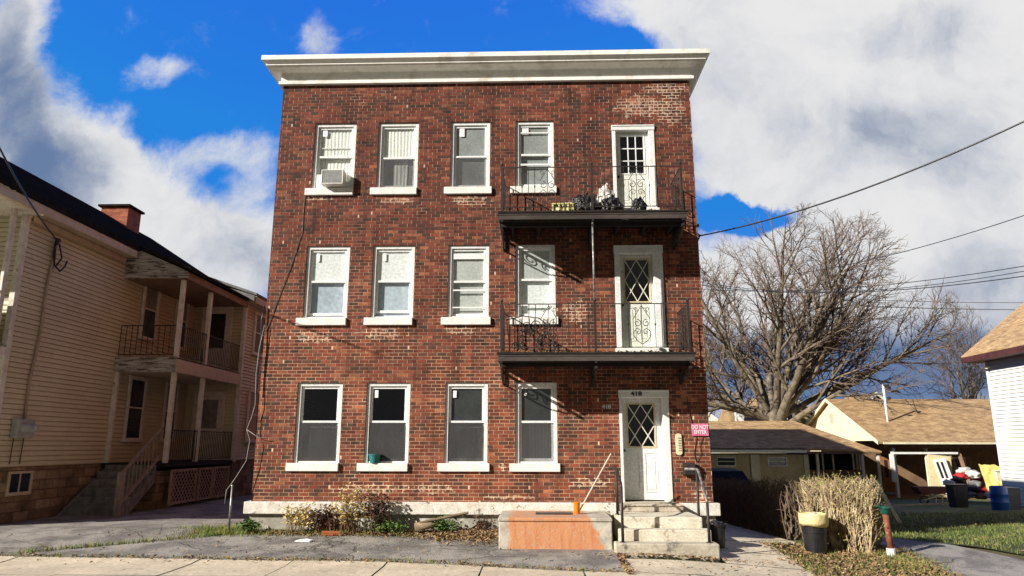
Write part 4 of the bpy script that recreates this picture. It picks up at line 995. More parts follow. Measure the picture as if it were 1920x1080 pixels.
rh=thing('ranch_house',(22,42,-1.15),'low ranch house with wide tan shingle roof and open cluttered porch','house')
RL=17.95; RR=30.5
q=MB(); q.prism([(RL-.25,37.85,1.72),(RL-.25,44,4.27),(RL-.25,44,4.38),(RL-.25,37.85,1.82)],(RR-RL,0,0)); q.prism([(RL-.25,50.15,1.72),(RL-.25,44.003,4.27),(RL-.25,44.003,4.38),(RL-.25,50.15,1.82)],(RR-RL,0,0)); rr=q.build('roof',m_shT,rh)
q=MB(); q.prism([(RL-.28,37.83,1.68),(RL-.28,44,4.23),(RL-.28,50.17,1.68),(RL-.28,50.17,1.87),(RL-.28,44,4.43),(RL-.28,37.83,1.87)],(.028,0,0)); q.box(RL,37.80,1.70,RR,37.845,1.80); q.build('rake_board',m_creamL,rr)
q=MB(); q.prism([(RL,41.2,-1.3),(RL,49.8,-1.3),(RL,49.8,1.86),(RL,44,4.22),(RL,38.3,1.88),(RL,41.2,1.88)],(.12,0,0)); q.build('gable_wall',m_creamL,rh)
q=MB(); q.box(RL-.03,43.7,2.95,RL-.001,44.2,3.5); q.build('gable_vent',m_trim,rh)
q=MB(); q.box(RL+.12,41.2,-1.3,19.3,41.3,1.9); q.box(20.1,41.2,-1.3,RR-.5,41.3,1.9); q.box(19.3,41.2,1.0,20.1,41.3,1.9); q.build('front_wall',m_brownw,rh)
q=MB(); q.box(19.3,41.15,-.9,20.1,41.22,1.0); f=q.build('door',M('orange_brown_door',(.40,.17,.06),(.3,.12,.05),5,.5),rh)
q=MB(); q.box(19.45,41.13,-.1,19.62,41.148,.85); q.box(19.78,41.13,-.1,19.95,41.148,.85); q.build('door_pane',m_wglass,f)
q=MB(); q.box(22.75,41.1,-.15,23.9,41.19,-.07); q.box(22.75,41.1,.93,23.9,41.19,1.02); q.box(22.75,41.1,-.07,22.83,41.19,.93); q.box(23.82,41.1,-.07,23.9,41.19,.93); q.box(22.83,41.12,.42,23.82,41.18,.46); f=q.build('window',m_trim,rh)
q=MB(); q.box(22.83,41.15,-.07,23.82,41.17,.93); q.build('glass',m_wglass,f)
q=MB(); q.box(RL+.2,38.1,1.50,RR-.4,38.2,1.70); q.build('porch_beam',m_brownw,rh)
q=MB(); q.box(RL,38.3,-1.4,RR-.4,41.19,-.98); q.build('porch_floor',m_brownw,rh)
for (x,lean,mat) in ((18.7,.0,m_fw),(20.35,.0,m_creamL),(21.55,.0,m_brownw),(22.15,.35,M('brown_post',(.40,.24,.15),(.3,.18,.12),4,.8)),(24.9,.25,m_creamL)):
    q=MB(); q.beam((x-lean*.5,38.4,1.5),(x+lean,38.4,-.98),.13,.13,(0,1,0)); q.build('porch_post',mat,rh)
q=MB(); q.box(18.5,38.25,1.20,21.9,38.32,1.32); q.box(18.4,38.2,-.2,18.6,38.3,1.2); q.build('white_frame',m_fw,rh)
# slabs leaning on the porch
m_slab=M('cream_panel',(.74,.62,.36),(.66,.55,.32),2,.7)
q=MB(); q.obox((20.75,38.0,.1),(1.15,.04,2.1),(-.12,.09,0)); tag(q.build('plywood_sheet',m_slab),'cream panel leaning against the cluttered porch','panel')
sd=thing('loose_door',(21.9,37.8,-.95),'white door with slot windows leaning against the cluttered porch','door')
q=MB(); q.obox((20.85,37.75,.0),(.62,.05,2.0),(-.14,-.17,0)); q.build('leaf',m_fw,sd)
for dx in (-.12,.10):
    q=MB(); q.obox((20.73+dx,37.72+.06,.42),(.10,.03,.8),(-.14,-.17,0)); q.build('slot_window',m_wglass,sd)
# heaps on the lawn
def lump(name,c,r,mat,label,cat,seed,grp=None,amp=.6):
    q=MB(); q.blob((c[0],c[1],c[2]+r[2]*.7),r,amp,2.4,seed,3); return tag(q.build(name,mat,smooth=True),label,cat,grp)
zz=-.95
cols=[(m_black,'black'),(M('red_cloth',(.45,.02,.03),(.3,.02,.02),6,.8),'red'),(m_wbag,'white'),(M('grey_cloth',(.25,.25,.25),(.15,.15,.15),6,.8),'grey'),(M('brown_cloth',(.25,.13,.08),(.15,.08,.05),6,.8),'brown')]
rng=random.Random(21); k=0
pile=[(22.3,36.5,.9,0),(22.9,36.3,.8,0),(23.3,36.6,1.0,3),(22.6,36.1,.55,3),(23.1,36.0,.5,4),(22.8,36.8,1.35,1),(23.35,36.7,1.45,2),(22.55,36.75,1.2,0),(23.7,36.3,.75,1),(23.5,35.9,.55,2),(22.2,36.0,.35,2),(24.2,36.1,.45,3),(24.6,36.3,.5,4),(23.9,35.8,.35,0),(23.0,36.9,1.6,2),(22.0,36.6,1.1,2),(23.6,36.9,1.3,1)]
TXT=['lowest left of the heap, under the porch post','low in the middle of the heap','high at the back of the heap','at the foot of the heap','beside the porch window','on top of the heap','crowning the heap','at the top left of the heap','at the right side of the heap','spilling at the front right','at the front left edge','by the yellow tarp','right of the yellow tarp','in front of the yellow tarp','topmost and palest','at the left edge by the post','right of the topmost one']
for (x,y,h,ci),tx in zip(pile,TXT):
    r=rng.uniform(.16,.28)
    lump('bundle',(x-1.7,y,zz+h-.42),(r*1.3,r,r*.8),cols[ci][0],cols[ci][1]+' bundle in the rubbish heap, '+tx,'bundle',k,'bundles in the rubbish heap'); k+=1
q=MB(); vs=[]
for j in range(8):
    for i in range(12):
        s=i/11; u_=j/7
        vs.append((21.75+s*1.4,36.4-.5*u_+.1*noise.noise(Vector((s*4,u_*3,1))),.75-1.35*u_*(1-.55*s)-.15*s+.12*noise.noise(Vector((s*5,u_*5,7)))))
q.add(vs,[(j*12+i,j*12+i+1,(j+1)*12+i+1,(j+1)*12+i) for j in range(7) for i in range(11)])
o=q.build('tarp',M('yellow_tarp',(.72,.66,.22),(.62,.55,.16),4,.5,.4,8),recalc=False); md=o.modifiers.new('solid','SOLIDIFY'); md.thickness=.03
tag(o,'pale yellow tarp draped over the heap beside the porch','tarp')
bx=MB(); bx.box(22.3,36.0,-.95,23.2,36.6,.40); bx.box(22.25,35.95,.402,23.25,36.65,.46); tag(bx.build('cabinet',m_creamL,bevel=.02),'cream cabinet standing under the yellow tarp','cabinet')
# barrels and bins
m_blue=M('blue_barrel_plastic',(.01,.08,.42),(.01,.06,.32),3,.4,.1,20,spec=.5)
bp=[(0,0),(.27,0),(.285,.04),(.29,.28),(.30,.30),(.30,.33),(.29,.35),(.29,.57),(.30,.59),(.30,.62),(.29,.64),(.285,.86),(.26,.90),(.25,.88),(0,.87)]
q=MB(); q.lathe(bp,(17.45,28.2,-.76),24); tag(q.build('barrel',m_blue,smooth=True),'bright blue plastic barrel on the lawn before the white house','barrel')
q=MB(); q.prism([(17.95,28.8,-.8),(18.6,28.8,-.8),(18.68,28.8,.05),(17.87,28.8,.05)],(0,.6,0)); 
gb=q.build('grey_bin',M('grey_bin_plastic',(.10,.11,.12),(.08,.085,.09),4,.5),bevel=.03); tag(gb,'dark grey storage bin beside the blue barrel','bin')
q=MB(); q.prism([(17.40,31.0,-.88),(17.9,31.0,-.88),(17.97,31.0,.0),(17.33,31.0,.0)],(0,.55,0)); q.box(17.30,30.95,.002,18.0,31.6,.05)
tag(q.build('black_bin',m_black,bevel=.02),'black bin in front of the rubbish heap','bin')
wb=thing('wheelbarrow',(17.6,33,-.9),'dark wheelbarrow standing on the shaded lawn before the porch','wheelbarrow')
q=MB(); q.prism([(17.0,32.8,-.45),(18.0,32.8,-.45),(18.25,32.8,-.15),(16.8,32.8,-.15)],(0,.6,0)); q.build('tray',M('maroon_metal',(.10,.02,.02),(.07,.02,.02),5,.6),wb)
q=MB(); q.lathe([(.17,-.04),(.2,-.03),(.2,.03),(.17,.04)],(17.2,33.1,-.72),16,'Y'); q.build('wheel',m_black,wb)
q=MB(); q.tube([(18.9,32.85,-.3),(17.9,32.85,-.5),(17.2,33.05,-.72)],.025,6); q.tube([(18.9,33.35,-.3),(17.9,33.35,-.5),(17.2,33.15,-.72)],.025,6); q.tube([(17.9,32.85,-.5),(17.85,32.85,-.9)],.02,5); q.tube([(17.9,33.35,-.5),(17.85,33.35,-.9)],.02,5); q.build('handle',m_trimw,wb)
q=MB(); q.beam((12.3,29.0,-.72),(16.8,30.5,-.66),.12,.05); tag(q.build('board',m_wood),'long board lying across the shaded lawn','board')
q=MB(); q.tube([(11.6,26.5,-.66),(12.6,29.0,.0),(12.9,29.3,.05)],.025,6); tag(q.build('bent_pole',m_trimw),'bent pale pole lying on the shaded lawn','pole')
q=MB(); q.beam((9.85,20.3,-.45),(9.0,19.6,.62),.11,.05,(0,1,0)); tag(q.build('leaning_board',m_trimw,bevel=.006),'white board leaning against the right end of the hedge','board')
# white sided house at the right edge
m_sidW=M('white_siding',(.80,.78,.73),(.76,.74,.69),.7,.6,fine=.15)
wh=thing('white_house',(24.5,26,-1),'white sided house with tan roof at the right edge','house')
q=MB(); WX=20.7; WY=33.0
siding(q,lambda z:[((WX,WY),(WX,16.0),(-1,0)),((WX,16.0),(29,16.0),(0,-1)),((WX,WY),(29,WY),(0,1))],-.95,5.55,.17,.03,.032)
q.build('wall',m_sidW,wh,recalc=False)
q=MB(); q.box(WX+.02,16.05,-1.3,29,WY-.02,-.95); q.build('foundation',m_found,wh)
q=MB(); q.prism([(WX-.75,WY+.6,5.52),(25.5,WY+.6,9.9),(25.5,WY+.6,10.05),(WX-.75,WY+.6,5.68)],(0,-18.5,0)); q.prism([(31.0,WY+.6,5.2),(25.503,WY+.6,9.9),(25.503,WY+.6,10.05),(31.0,WY+.6,5.35)],(0,-18.5,0)); rr=q.build('roof',m_shT,wh)
q=MB(); q.box(WX-.78,15.2,5.36,WX-.755,WY+.6,5.62); q.box(WX-.752,15.2,5.37,WX+.1,WY+.6,5.40); q.build('fascia',M('maroon_fascia',(.09,.03,.025),(.06,.02,.02),4,.6),rr)
q=MB(); q.box(WX-.045,WY-.06,-.95,WX+.06,WY+.05,5.37); q.build('corner_board',m_fw,wh)
q=MB(); q.lathe([(0,0),(.06,.02),(.07,.1),(0,.14)],(WX-.2,WY-.3,5.0),8); q.box(WX-.2,WY-.33,5.05,WX-.02,WY-.27,5.1); q.build('lamp',m_trimw,wh)
# parked car beyond the fence
cr_=thing('parked_car',(6.6,26.5,-.72),'dark car parked beyond the shaded hedge beside the brick building','car')
m_carp=M('dark_car_paint',(.012,.012,.013),(.015,.015,.016),2,.6,spec=.08)
prof=[(-2.2,.28),(-2.25,.62),(-2.1,.78),(-1.2,.92),(-.55,1.42),(.9,1.48),(1.7,1.15),(2.15,1.05),(2.25,.6),(2.2,.28)]
q=MB(); cx,cy,cz=6.6,26.5,-.68
sec=[(-.88,1.0),(-.80,1.0)]
vs=[]; nP=len(prof)
for (sx,k) in ((-.90,0),(-.86,1),(.86,1),(.90,0)):
    for (py,pz) in prof:
        inset=.16 if pz>1.0 else 0
        vs.append((cx+sx*(1-inset),cy+py,cz+pz-(0.03 if k==0 else 0)))
q.add(vs,[(i*nP+j,i*nP+(j+1)%nP,(i+1)*nP+(j+1)%nP,(i+1)*nP+j) for i in range(3) for j in range(nP)]+[tuple(range(nP)),tuple(range(3*nP,4*nP))[::-1]])
q.build('body',m_carp,cr_,bevel=.04)
q=MB(); q.add([(cx-.68,cy-1.17,cz+.965),(cx+.68,cy-1.17,cz+.965),(cx+.62,cy-.60,cz+1.40),(cx-.62,cy-.60,cz+1.40)],[(0,1,2,3)]); q.build('windscreen',m_carp,cr_,recalc=False)
for s in (-1,1):
    q=MB(); q.obox((cx+s*.62,cy-2.18,cz+.68),(.36,.08,.14)); q.build('headlight',m_acw,cr_,bevel=.02)
    for yy in (-1.4,1.4):
        q=MB(); q.lathe([(0,-.1),(.22,-.1),(.31,-.09),(.33,-.05),(.33,.05),(.31,.09),(.22,.1),(0,.1)],(cx+s*.82,cy+yy,cz+.31),20,'X'); q.build('wheel',m_black,cr_)
q=MB(); q.box(cx-.35,cy-2.27,cz+.45,cx+.35,cy-2.24,cz+.58); q.build('number_plate',m_trimw,cr_)

# ------------------------------------------------------------------ trash can, posts
tc=thing('trash_can',(4.98,13.4,-.27),'black trash can with a yellow bag over its rim, in front of the hedge','trash can')
zc=g(4.98,13.4)
q=MB(); q.lathe([(0,0),(.17,0),(.18,.02),(.205,.36),(.215,.37),(.215,.385),(.207,.39),(.225,.60),(.235,.60),(.235,.62),(.21,.62),(.19,.1),(0,.08)],(4.98,13.4,zc),28); q.build('bin',m_black,tc)
q=MB(); n=40; pr_=[(.205,.50),(.238,.47),(.244,.54),(.25,.66),(.245,.69),(.225,.68),(.21,.60)]
vs=[];
for i,(r,z) in enumerate(pr_):
    for j in range(n):
        a=2*math.pi*j/n; w_=.012*noise.noise(Vector((math.cos(a)*3,math.sin(a)*3,z*5)))
        vs.append((4.98+(r+w_)*math.cos(a),13.4+(r+w_)*math.sin(a),zc+z+w_*(2.2 if i<2 else .8)))
q.add(vs,[(i*n+j,i*n+(j+1)%n,(i+1)*n+(j+1)%n,(i+1)*n+j) for i in range(len(pr_)-1) for j in range(n)])
q.build('liner',M('pale_yellow_liner',(.80,.68,.34),(.72,.60,.28),6,.5,.5,14,bdist=.02),tc,smooth=True)
q=MB(); q.blob((4.98,13.4,zc+.55),(.17,.17,.14),.5,3,4,3,False); q.build('rubbish',m_wbag,tc,smooth=True)
pp=thing('rusty_post',(6.22,13.25,-.3),'rusty pipe post with a green cap at the right end of the hedge','post')
zp=g(6.22,13.25)
q=MB(); q.tube([(6.22,13.25,zp),(6.215,13.25,zp+.14)],.075,14); q.build('base_collar',m_sill,pp)
q=MB(); q.tube([(6.215,13.25,zp+.13),(6.20,13.25,zp+.45),(6.185,13.25,zp+.72)],.052,14); q.build('pipe',M('rusty_brown_pipe',(.30,.10,.05),(.17,.06,.035),9,.7,.3,30,c3=(.5,.35,.25),s3=14),pp,smooth=True)
q=MB(); q.lathe([(0,.0),(.06,.0),(.10,.09),(.12,.10),(.12,.12),(0,.14)],(6.185,13.25,zp+.71),16); q.obox((6.10,13.22,zp+.83),(.16,.10,.03),(0,.3,0)); q.build('cap',M('green_cap',(.015,.11,.07),(.01,.08,.05),8,.5),pp)

# ------------------------------------------------------------------ plants
def hedge(name,path,h,dep,n,mat,label,seed,thick=.010,leafmat=None,green=.0,out=.18):
    rng=random.Random(seed); q=MB(); lf=MB()
    L=[(Vector(b)-Vector(a)).length for a,b in zip(path,path[1:])]; tot=sum(L)
    for i in range(n):
        s=rng.random()*tot; k=0
        while s>L[k] and k<len(L)-1: s-=L[k]; k+=1
        a,b=Vector(path[k]),Vector(path[k+1]); p=a.lerp(b,s/L[k]); d=(b-a).normalized(); nn=Vector((-d.y,d.x))
        off=rng.uniform(-dep,dep); x=p.x+nn.x*off; y=p.y+nn.y*off; z=g(x,y)
        if noise.noise(Vector((x*4.1,y*4.1,5)))<-.12 and rng.random()<.8: continue
        lowf=rng.random()<.45
        z0=z if lowf else z+rng.uniform(.1,h*.7)
        hh=h*rng.uniform(.82,1.06)*(1+.12*noise.noise(Vector((x*2.5,y*2.5,1))))
        z1=z+hh if rng.random()<.55 else z0+rng.uniform(.2,.5)
        z1=min(z1,z+hh)
        if z1<z0+.1: z1=z0+.15
        bx_,by_=rng.uniform(-out,out),rng.uniform(-out,out)
        pts=[(x,y,z0)]
        for m_ in range(1,4):
            f=m_/3; pts.append((x+bx_*f+rng.uniform(-.04,.04),y+by_*f+rng.uniform(-.04,.04),z0+(z1-z0)*f+rng.uniform(-.02,.02)))
        r=thick*rng.uniform(.5,1.2)
        q.tube(pts,[r,r*.85,r*.6,r*.3],3,False)
        for _ in range(3):
            m_=rng.randint(1,3); p0=Vector(pts[m_]); v=Vector((rng.uniform(-1,1),rng.uniform(-1,1),rng.uniform(.1,1))).normalized()*rng.uniform(.08,.22)
            q.tube([p0,p0+v*.5+Vector((0,0,.01)),p0+v],[r*.5,r*.4,r*.2],3,False)
            if leafmat and rng.random()<green: leaves([tuple(p0+v)],.03,.06,rng.random(),lf)
    o=thing(name,(path[0][0],path[0][1],g(*path[0])),label,'hedge')
    q.build('twigs',mat,o,recalc=False)
    if leafmat: lf.build('leaves',leafmat,o,recalc=False)
    return o
m_twig=M('pale_dry_twigs',(.46,.35,.20),(.22,.15,.09),7,.85,c3=(.64,.53,.32),s3=5,stop3=(.5,.62))
m_twigd=M('shaded_dry_twigs',(.20,.14,.09),(.12,.085,.055),6,.9)  # darker copy of the hedge twigs, the shade put into its colour
m_yleaf=M('yellow_green_leaves',(.36,.34,.07),(.24,.26,.06),9,.7)
m_gleaf=M('green_weed_leaves',(.07,.15,.03),(.12,.20,.04),9,.6)
hedge('hedge',[(5.25,14.2),(6.12,13.65)],1.08,.40,2300,m_twig,'sunlit dry twiggy hedge behind the black trash can',11,.011,m_yleaf,.6)
hedge('shaded_hedge',[(5.35,15.0),(5.30,18.0),(5.6,22.0),(6.2,26.0)],1.02,.30,2600,m_twigd,'dark shaded hedge running back along the concrete walk',12,.012,M('shaded_leaves',(.05,.06,.025),(.08,.07,.03),9,.8),.3)  # leaf colour darkened for the shade too
# plants on the foundation strip
def stems(q,lf,c,h,n,spread,seed,leafn=14,ls=(.04,.09)):
    rng=random.Random(seed)
    for i in range(n):
        a=rng.uniform(0,6.28); r=rng.random()*spread; x=c[0]+r*math.cos(a); y=c[1]+r*.5*math.sin(a); z=g(x,y)
        hh=h*rng.uniform(.6,1.05); dx=rng.uniform(-.25,.25)*hh; dy=rng.uniform(-.2,.1)*hh
        pts=[(x,y,z),(x+dx*.3,y+dy*.3,z+hh*.4),(x+dx,y+dy,z+hh)]
        q.tube(pts,[.007,.005,.003],4,False)
        for k in range(leafn):
            f=rng.uniform(.35,1.05); leaves([(x+dx*f+rng.uniform(-.08,.08),min(y+dy*f+rng.uniform(-.08,.08),14.05),z+hh*f+rng.uniform(-.04,.04))],ls[0],ls[1],rng.random(),lf)
m_yel2=M('yellowed_leaves',(.62,.52,.18),(.50,.36,.13),12,.75,c3=(.24,.28,.06),s3=9,stop3=(.6,.7))
m_brst=M('brown_stems',(.16,.08,.05),(.22,.14,.08),10,.85)
m_redlf=M('purple_brown_leaves',(.09,.045,.035),(.14,.08,.05),10,.8)
def shrub(name,c,h,n,sp,seed,lm,label,leafn=14,ls=(.04,.09)):
    o=thing(name,(c[0],c[1],g(*c)),label,'shrub' if 'shrub' in name else 'weed'); q=MB(); lf=MB(); stems(q,lf,c,h,n,sp,seed,leafn,ls)
    q.build('stems',m_brst,o,recalc=False); lf.build('leaves',lm,o,recalc=False); return o
shrub('dry_shrub',(-3.45,13.8),.84,34,.32,1,m_yel2,'tall dry yellow shrub against the foundation below the second window',13,(.05,.10))
shrub('dry_shrub',(-2.95,13.88),.80,34,.28,2,m_redlf,'dark brown leaved shrub right of the tall yellow shrub',12)
shrub('dry_shrub',(-4.4,13.85),.5,34,.30,3,m_yel2,'low yellow shrub nearest the left corner of the building',12)
shrub('dry_shrub',(-3.95,13.95),.46,50,.34,4,m_redlf,'low dark stemmed shrub between the two yellow shrubs',9)
shrub('weed',(-1.7,13.85),.28,34,.32,5,m_gleaf,'green weed behind the propped plank at the foundation',14)
shrub('weed',(-.95,13.9),.42,12,.16,6,m_redlf,'brown weed beside the concrete platform',12)
shrub('weed',(-2.75,13.85),.25,34,.35,7,m_gleaf,'low green weed between the brown shrub and the log',12)
shrub('weed',(-5.35,13.85),.22,20,.22,8,m_gleaf,'green weed at the left corner of the foundation',12,(.05,.11))
# ground cover: grass blades and leaf litter
def blades(reg,n,h,seed,w=.006):
    rng=random.Random(seed); q=MB()
    for i in range(n):
        x,y=reg(rng); z=g(x,y); hh=h*rng.uniform(.4,1.2); a=rng.uniform(0,6.28); dx=math.cos(a)*w; dy=math.sin(a)*w; lx=rng.uniform(-.5,.5)*hh; ly=rng.uniform(-.5,.5)*hh
        q.v+=[(x-dx,y-dy,z),(x+dx,y+dy,z),(x+lx,y+ly,z+hh)]; k=len(q.v); q.f.append((k-3,k-2,k-1))
    return q
m_grs=M('grass_blades',(.10,.15,.03),(.21,.22,.06),1.5,.7)
def reg_lawn(rng):
    while True:
        x=rng.uniform(7.2,17); y=rng.uniform(11.5,26)
        if x>7.2+ (15.6-y)*.62 and y>10.5: 
            if rng.random()<min(1,16/(y))**2*1.4: return x,y
tag(blades(reg_lawn,30000,.075,1,.009).build('grass',m_grs,recalc=False),kind='stuff')
m_grs2=M('weedy_grass',(.13,.20,.04),(.30,.28,.08),3,.75)
def reg_edge(rng):
    k=rng.random()
    if k<.10: x=rng.uniform(-13,1.3); return x,swY(x)+rng.gauss(.02,.03)
    if k<.42: return rng.uniform(-6.4,-.7),13.98-abs(rng.gauss(0,.16))
    if k<.60: return -5.9+rng.gauss(0,.45),14.15+rng.gauss(0,.3)
    if k<.72:
        f=rng.random(); return -8.6+f*3.2+rng.gauss(0,.04),12.2+f*1.75+rng.gauss(0,.05)
    if k<.84: return 6.25+rng.gauss(0,.25),12.8+rng.gauss(0,.45)
    return rng.uniform(4.25,6.3),rng.uniform(11.2,14.2)
tag(blades(reg_edge,9000,.10,2,.006).build('weedy_grass',m_grs2,recalc=False),kind='stuff')
rng=random.Random(9); P=[]
for i in range(7500): 
    x=rng.uniform(-5,-.65); x=x if rng.random()<.45 else rng.uniform(-3.0,-.65); wv_=.16+.30*sm(-2.6,-.9,x); y=14.0-abs(rng.gauss(0,wv_)); P.append((x,max(y,12.85+.1*rng.random()),g(x,y)+.008+rng.random()*.03+.06*rng.random()*sm(-2.4,-1.0,x)))
for i in range(420):
    y=rng.uniform(10.9,12.6); x=1.36+abs(rng.gauss(0,.06))-.03; P.append((x,y,g(x,y)+.02))
for i in range(6500):
    x=rng.uniform(4.2,6.6)+rng.gauss(0,.1); y=rng.uniform(10.6,14.0)
    if rng.random()<.25+.75*sm(4.0,4.9,x-(12.6-y)*.25): P.append((x,y,g(x,y)+.008+rng.random()*.025))
for i in range(260): x=rng.uniform(-9,1.3); y=rng.uniform(11.4,14); P.append((x,y,g(x,y)+.02))
for i in range(900):
    x=rng.uniform(-13,1.3); y=swY(x)+rng.gauss(.03,.05); P.append((x,y,g(x,y)+.02))
for i in range(250): x=rng.gauss(2.2,.7); y=12.28-abs(rng.gauss(0,.05)); P.append((x,y,g(x,y)+.03))
for i in range(120): x=rng.uniform(1.6,4.2); y=rng.uniform(10.9,13.9); P.append((x,y,g(x,y)+.035))
for i in range(700): x,y=reg_lawn(rng); P.append((x,y,g(x,y)+.05))
q=leaves(P,.03,.075,3)
tag(q.build('leaf_litter',M('litter_leaves',(.34,.22,.11),(.18,.11,.06),14,.85,c3=(.55,.42,.20),s3=10,stop3=(.55,.65)),recalc=False),kind='stuff')

# ------------------------------------------------------------------ bare trees
m_bark=M('pale_grey_bark',(.24,.195,.14),(.11,.09,.065),3,.9,.6,12,bdist=.05)
m_bark2=M('grey_brown_bark',(.24,.18,.14),(.16,.12,.10),3,.9)
m_twg=M('reddish_twigs',(.17,.125,.095),(.12,.09,.07),2,.9)
def bare_tree(name,base,H,RW,trunk_r,seed,label,limbs=9,cz=.45,grp=None,cat='tree',fork=.16,lev=(11,9,7),tilts=(6,20,36,52,68),twr=.010,lr=.36,zlow=.2,upz=.035):
    rng=random.Random(seed); o=thing(name,base,label,cat,grp)
    big=MB(); small=MB(); B=Vector(base); C=B+Vector((0,0,H*cz)); RU=H*(1-cz); RD=H*(cz-zlow)
    def ins(p):
        d=p-C; h=math.hypot(d.x,d.y)/RW; v=abs(d.z)/(RU if d.z>0 else RD)
        return h**2.4+v**2.4
    def grow(p,d,L,r,level,n,upk):
        pts=[p.copy()]; rs=[r]; q=p.copy(); dd=d.normalized(); cur=Vector((rng.uniform(-1,1),rng.uniform(-1,1),rng.uniform(-.3,.3)))*.09
        step=L/n; lim=1.0+.30*noise.noise(q*.45+Vector((seed,0,0)))
        for i in range(n):
            dd=(dd+cur*.5+Vector((rng.gauss(0,.075),rng.gauss(0,.075),rng.gauss(0,.05)))+Vector((0,0,upk))).normalized()
            q=q+dd*step
            if level>0 and ins(q)>lim: 
                if len(pts)<2: return
                break
            pts.append(q.copy())
        k=len(pts)
        if k<2: return
        rs=[max(r*(1-i/(k-1))**.85+twr*.5,twr*.5) for i in range(k)]
        (big if level<2 else small).tube(pts,rs,7 if level==0 else (5 if level==1 else 3),False)
        if level>=len(lev): return
        m=max(2,round(lev[level]*(k-1)/n))
        for j in range(m):
            f=(.16 if level==0 else .12)+.86*(j+rng.random()*.9)/m; f=min(f,.985); ff=f*(k-1); idx=min(k-2,int(ff)); a=pts[idx].lerp(pts[idx+1],ff-idx)
            dr=(pts[idx+1]-pts[idx]).normalized(); side=dr.orthogonal().normalized(); side.rotate(Matrix.Rotation(rng.uniform(0,6.283),3,dr))
            ang=R(rng.uniform(24,50)); nd=(dr*math.cos(ang)+side*math.sin(ang)).normalized()
            nl=L*(.48 if level==0 else (.46 if level==1 else .5))*rng.uniform(.6,1.15)*(1.15-.5*f)
            grow(a,nd,nl,max(rs[idx]*(.55 if level else .5),twr),level+1,6 if level==0 else (4 if level==1 else 2),.05 if level<2 else .02)
    hf=H*fork
    tm=MB(); tm.tube([B-Vector((0,0,.3)),B+Vector((0,0,hf*.5)),B+Vector((0,0,hf*.85)),B+Vector((.05,0,hf*1.08)),B+Vector((.05,0,hf*1.2))],[trunk_r*1.3,trunk_r,trunk_r*1.0,trunk_r*.95,trunk_r*.5],14)
    for i in range(limbs):
        tilt=R(tilts[i%len(tilts)]+rng.uniform(-7,7)); a=i*2.399+rng.uniform(-.3,.3)
        d=Vector((math.cos(a)*math.sin(tilt),math.sin(a)*math.sin(tilt),math.cos(tilt)))
        st_=B+Vector((math.cos(a)*trunk_r*.5*math.sin(tilt),math.sin(a)*trunk_r*.5*math.sin(tilt),hf*rng.uniform(.82,1.05)))
        L=1.0
        while ins(st_+d*L)<.95 and L<40: L+=.3
        grow(st_,d,L*rng.uniform(.92,1.02),trunk_r*lr*rng.uniform(.75,1.2),0,10,upz)
    tm.build('trunk',m_bark,o,smooth=True)
    big.build('limbs',m_bark,o,smooth=True,recalc=False); small.build('crown',m_twg,o,recalc=False)
    return o
bare_tree('bare_tree',(17.2,52,-1.6),20.2,12.3,.72,5,'big spreading bare tree rising behind the garage roof',19,.45,fork=.25,lev=(12,10,7),zlow=.14,lr=.36,twr=.010,tilts=(8,30,46,56,64,38,66),upz=.012)
bare_tree('bare_tree',(35.6,60,-1.6),14.9,3.3,.24,8,'smaller upright bare tree beside the white house roof',8,.60,lev=(10,8,5),fork=.36,tilts=(4,15,28,38),zlow=.3)
for i,(x,y,h,r,l) in enumerate(((38.0,64,8.2,2.8,'low bushy bare tree just right of the smaller upright tree'),(35.2,66,7.0,2.6,'low bushy bare tree behind the smaller upright tree'),(16.3,70,8.0,3.4,'low bare tree beside the brick building between two distant gables'),(-22,60,13.5,5,'bare tree far behind the tan house'))):
    bare_tree('bare_tree',(x,y,-1.6 if x>0 else 0),h,r,.14,20+i,l,9,.5,lev=(9,8,5),fork=.10,zlow=.08)

# ------------------------------------------------------------------ houses far behind
def farhouse(base,w,zw,zr,dep,wallm,roofm,trimm,label,win=True,x0=None):
    x,y,z=base; o=thing('distant_house',base,label,'house')
    q=MB(); q.prism([(x-w/2,y,z),(x+w/2,y,z),(x+w/2,y,zw),(x,y,zr),(x-w/2,y,zw)],(0,dep,0)); q.build('wall',wallm,o)
    e=.35; s=(zr-zw)/(w/2)
    q=MB()
    for k in (-1,1): q.prism([(x+k*(w/2+e),y-.3,zw-e*s+.02),(x+k*.002,y-.3,zr+.02),(x+k*.002,y-.3,zr+.2),(x+k*(w/2+e),y-.3,zw-e*s+.2)],(0,dep+.6,0))
    rf=q.build('roof',roofm,o)
    q=MB()
    for k in (-1,1): q.prism([(x+k*(w/2+e),y-.35,zw-e*s-.06),(x+k*.002,y-.35,zr-.06),(x+k*.002,y-.35,zr+.24),(x+k*(w/2+e),y-.35,zw-e*s+.24)],(0,.045,0))
    q.build('rake_board',trimm,rf)
    if win:
        zc=zw+(zr-zw)*.25
        q=MB(); q.box(x-.6,y-.08,zc-.95,x-.42,y-.01,zc+.75); q.box(x+.42,y-.08,zc-.95,x+.6,y-.01,zc+.75); q.box(x-.42,y-.08,zc+.57,x+.42,y-.01,zc+.75); q.box(x-.42,y-.08,zc-.95,x+.42,y-.01,zc-.77); q.box(x-.42,y-.07,zc-.13,x+.42,y-.01,zc-.05); q.box(x-.04,y-.06,zc-.77,x+.04,y-.01,zc+.57); f=q.build('window',trimm,o)
        q=MB(); q.box(x-.42,y-.03,zc-.77,x+.42,y-.005,zc+.57); q.build('glass',m_wglass,f)
    return o
m_tanw=M('tan_far_wall',(.50,.42,.26),(.44,.37,.22),1,.8); m_brr=M('brown_shingles',(.40,.26,.12),(.28,.18,.09),2.5,.9,.3,9)
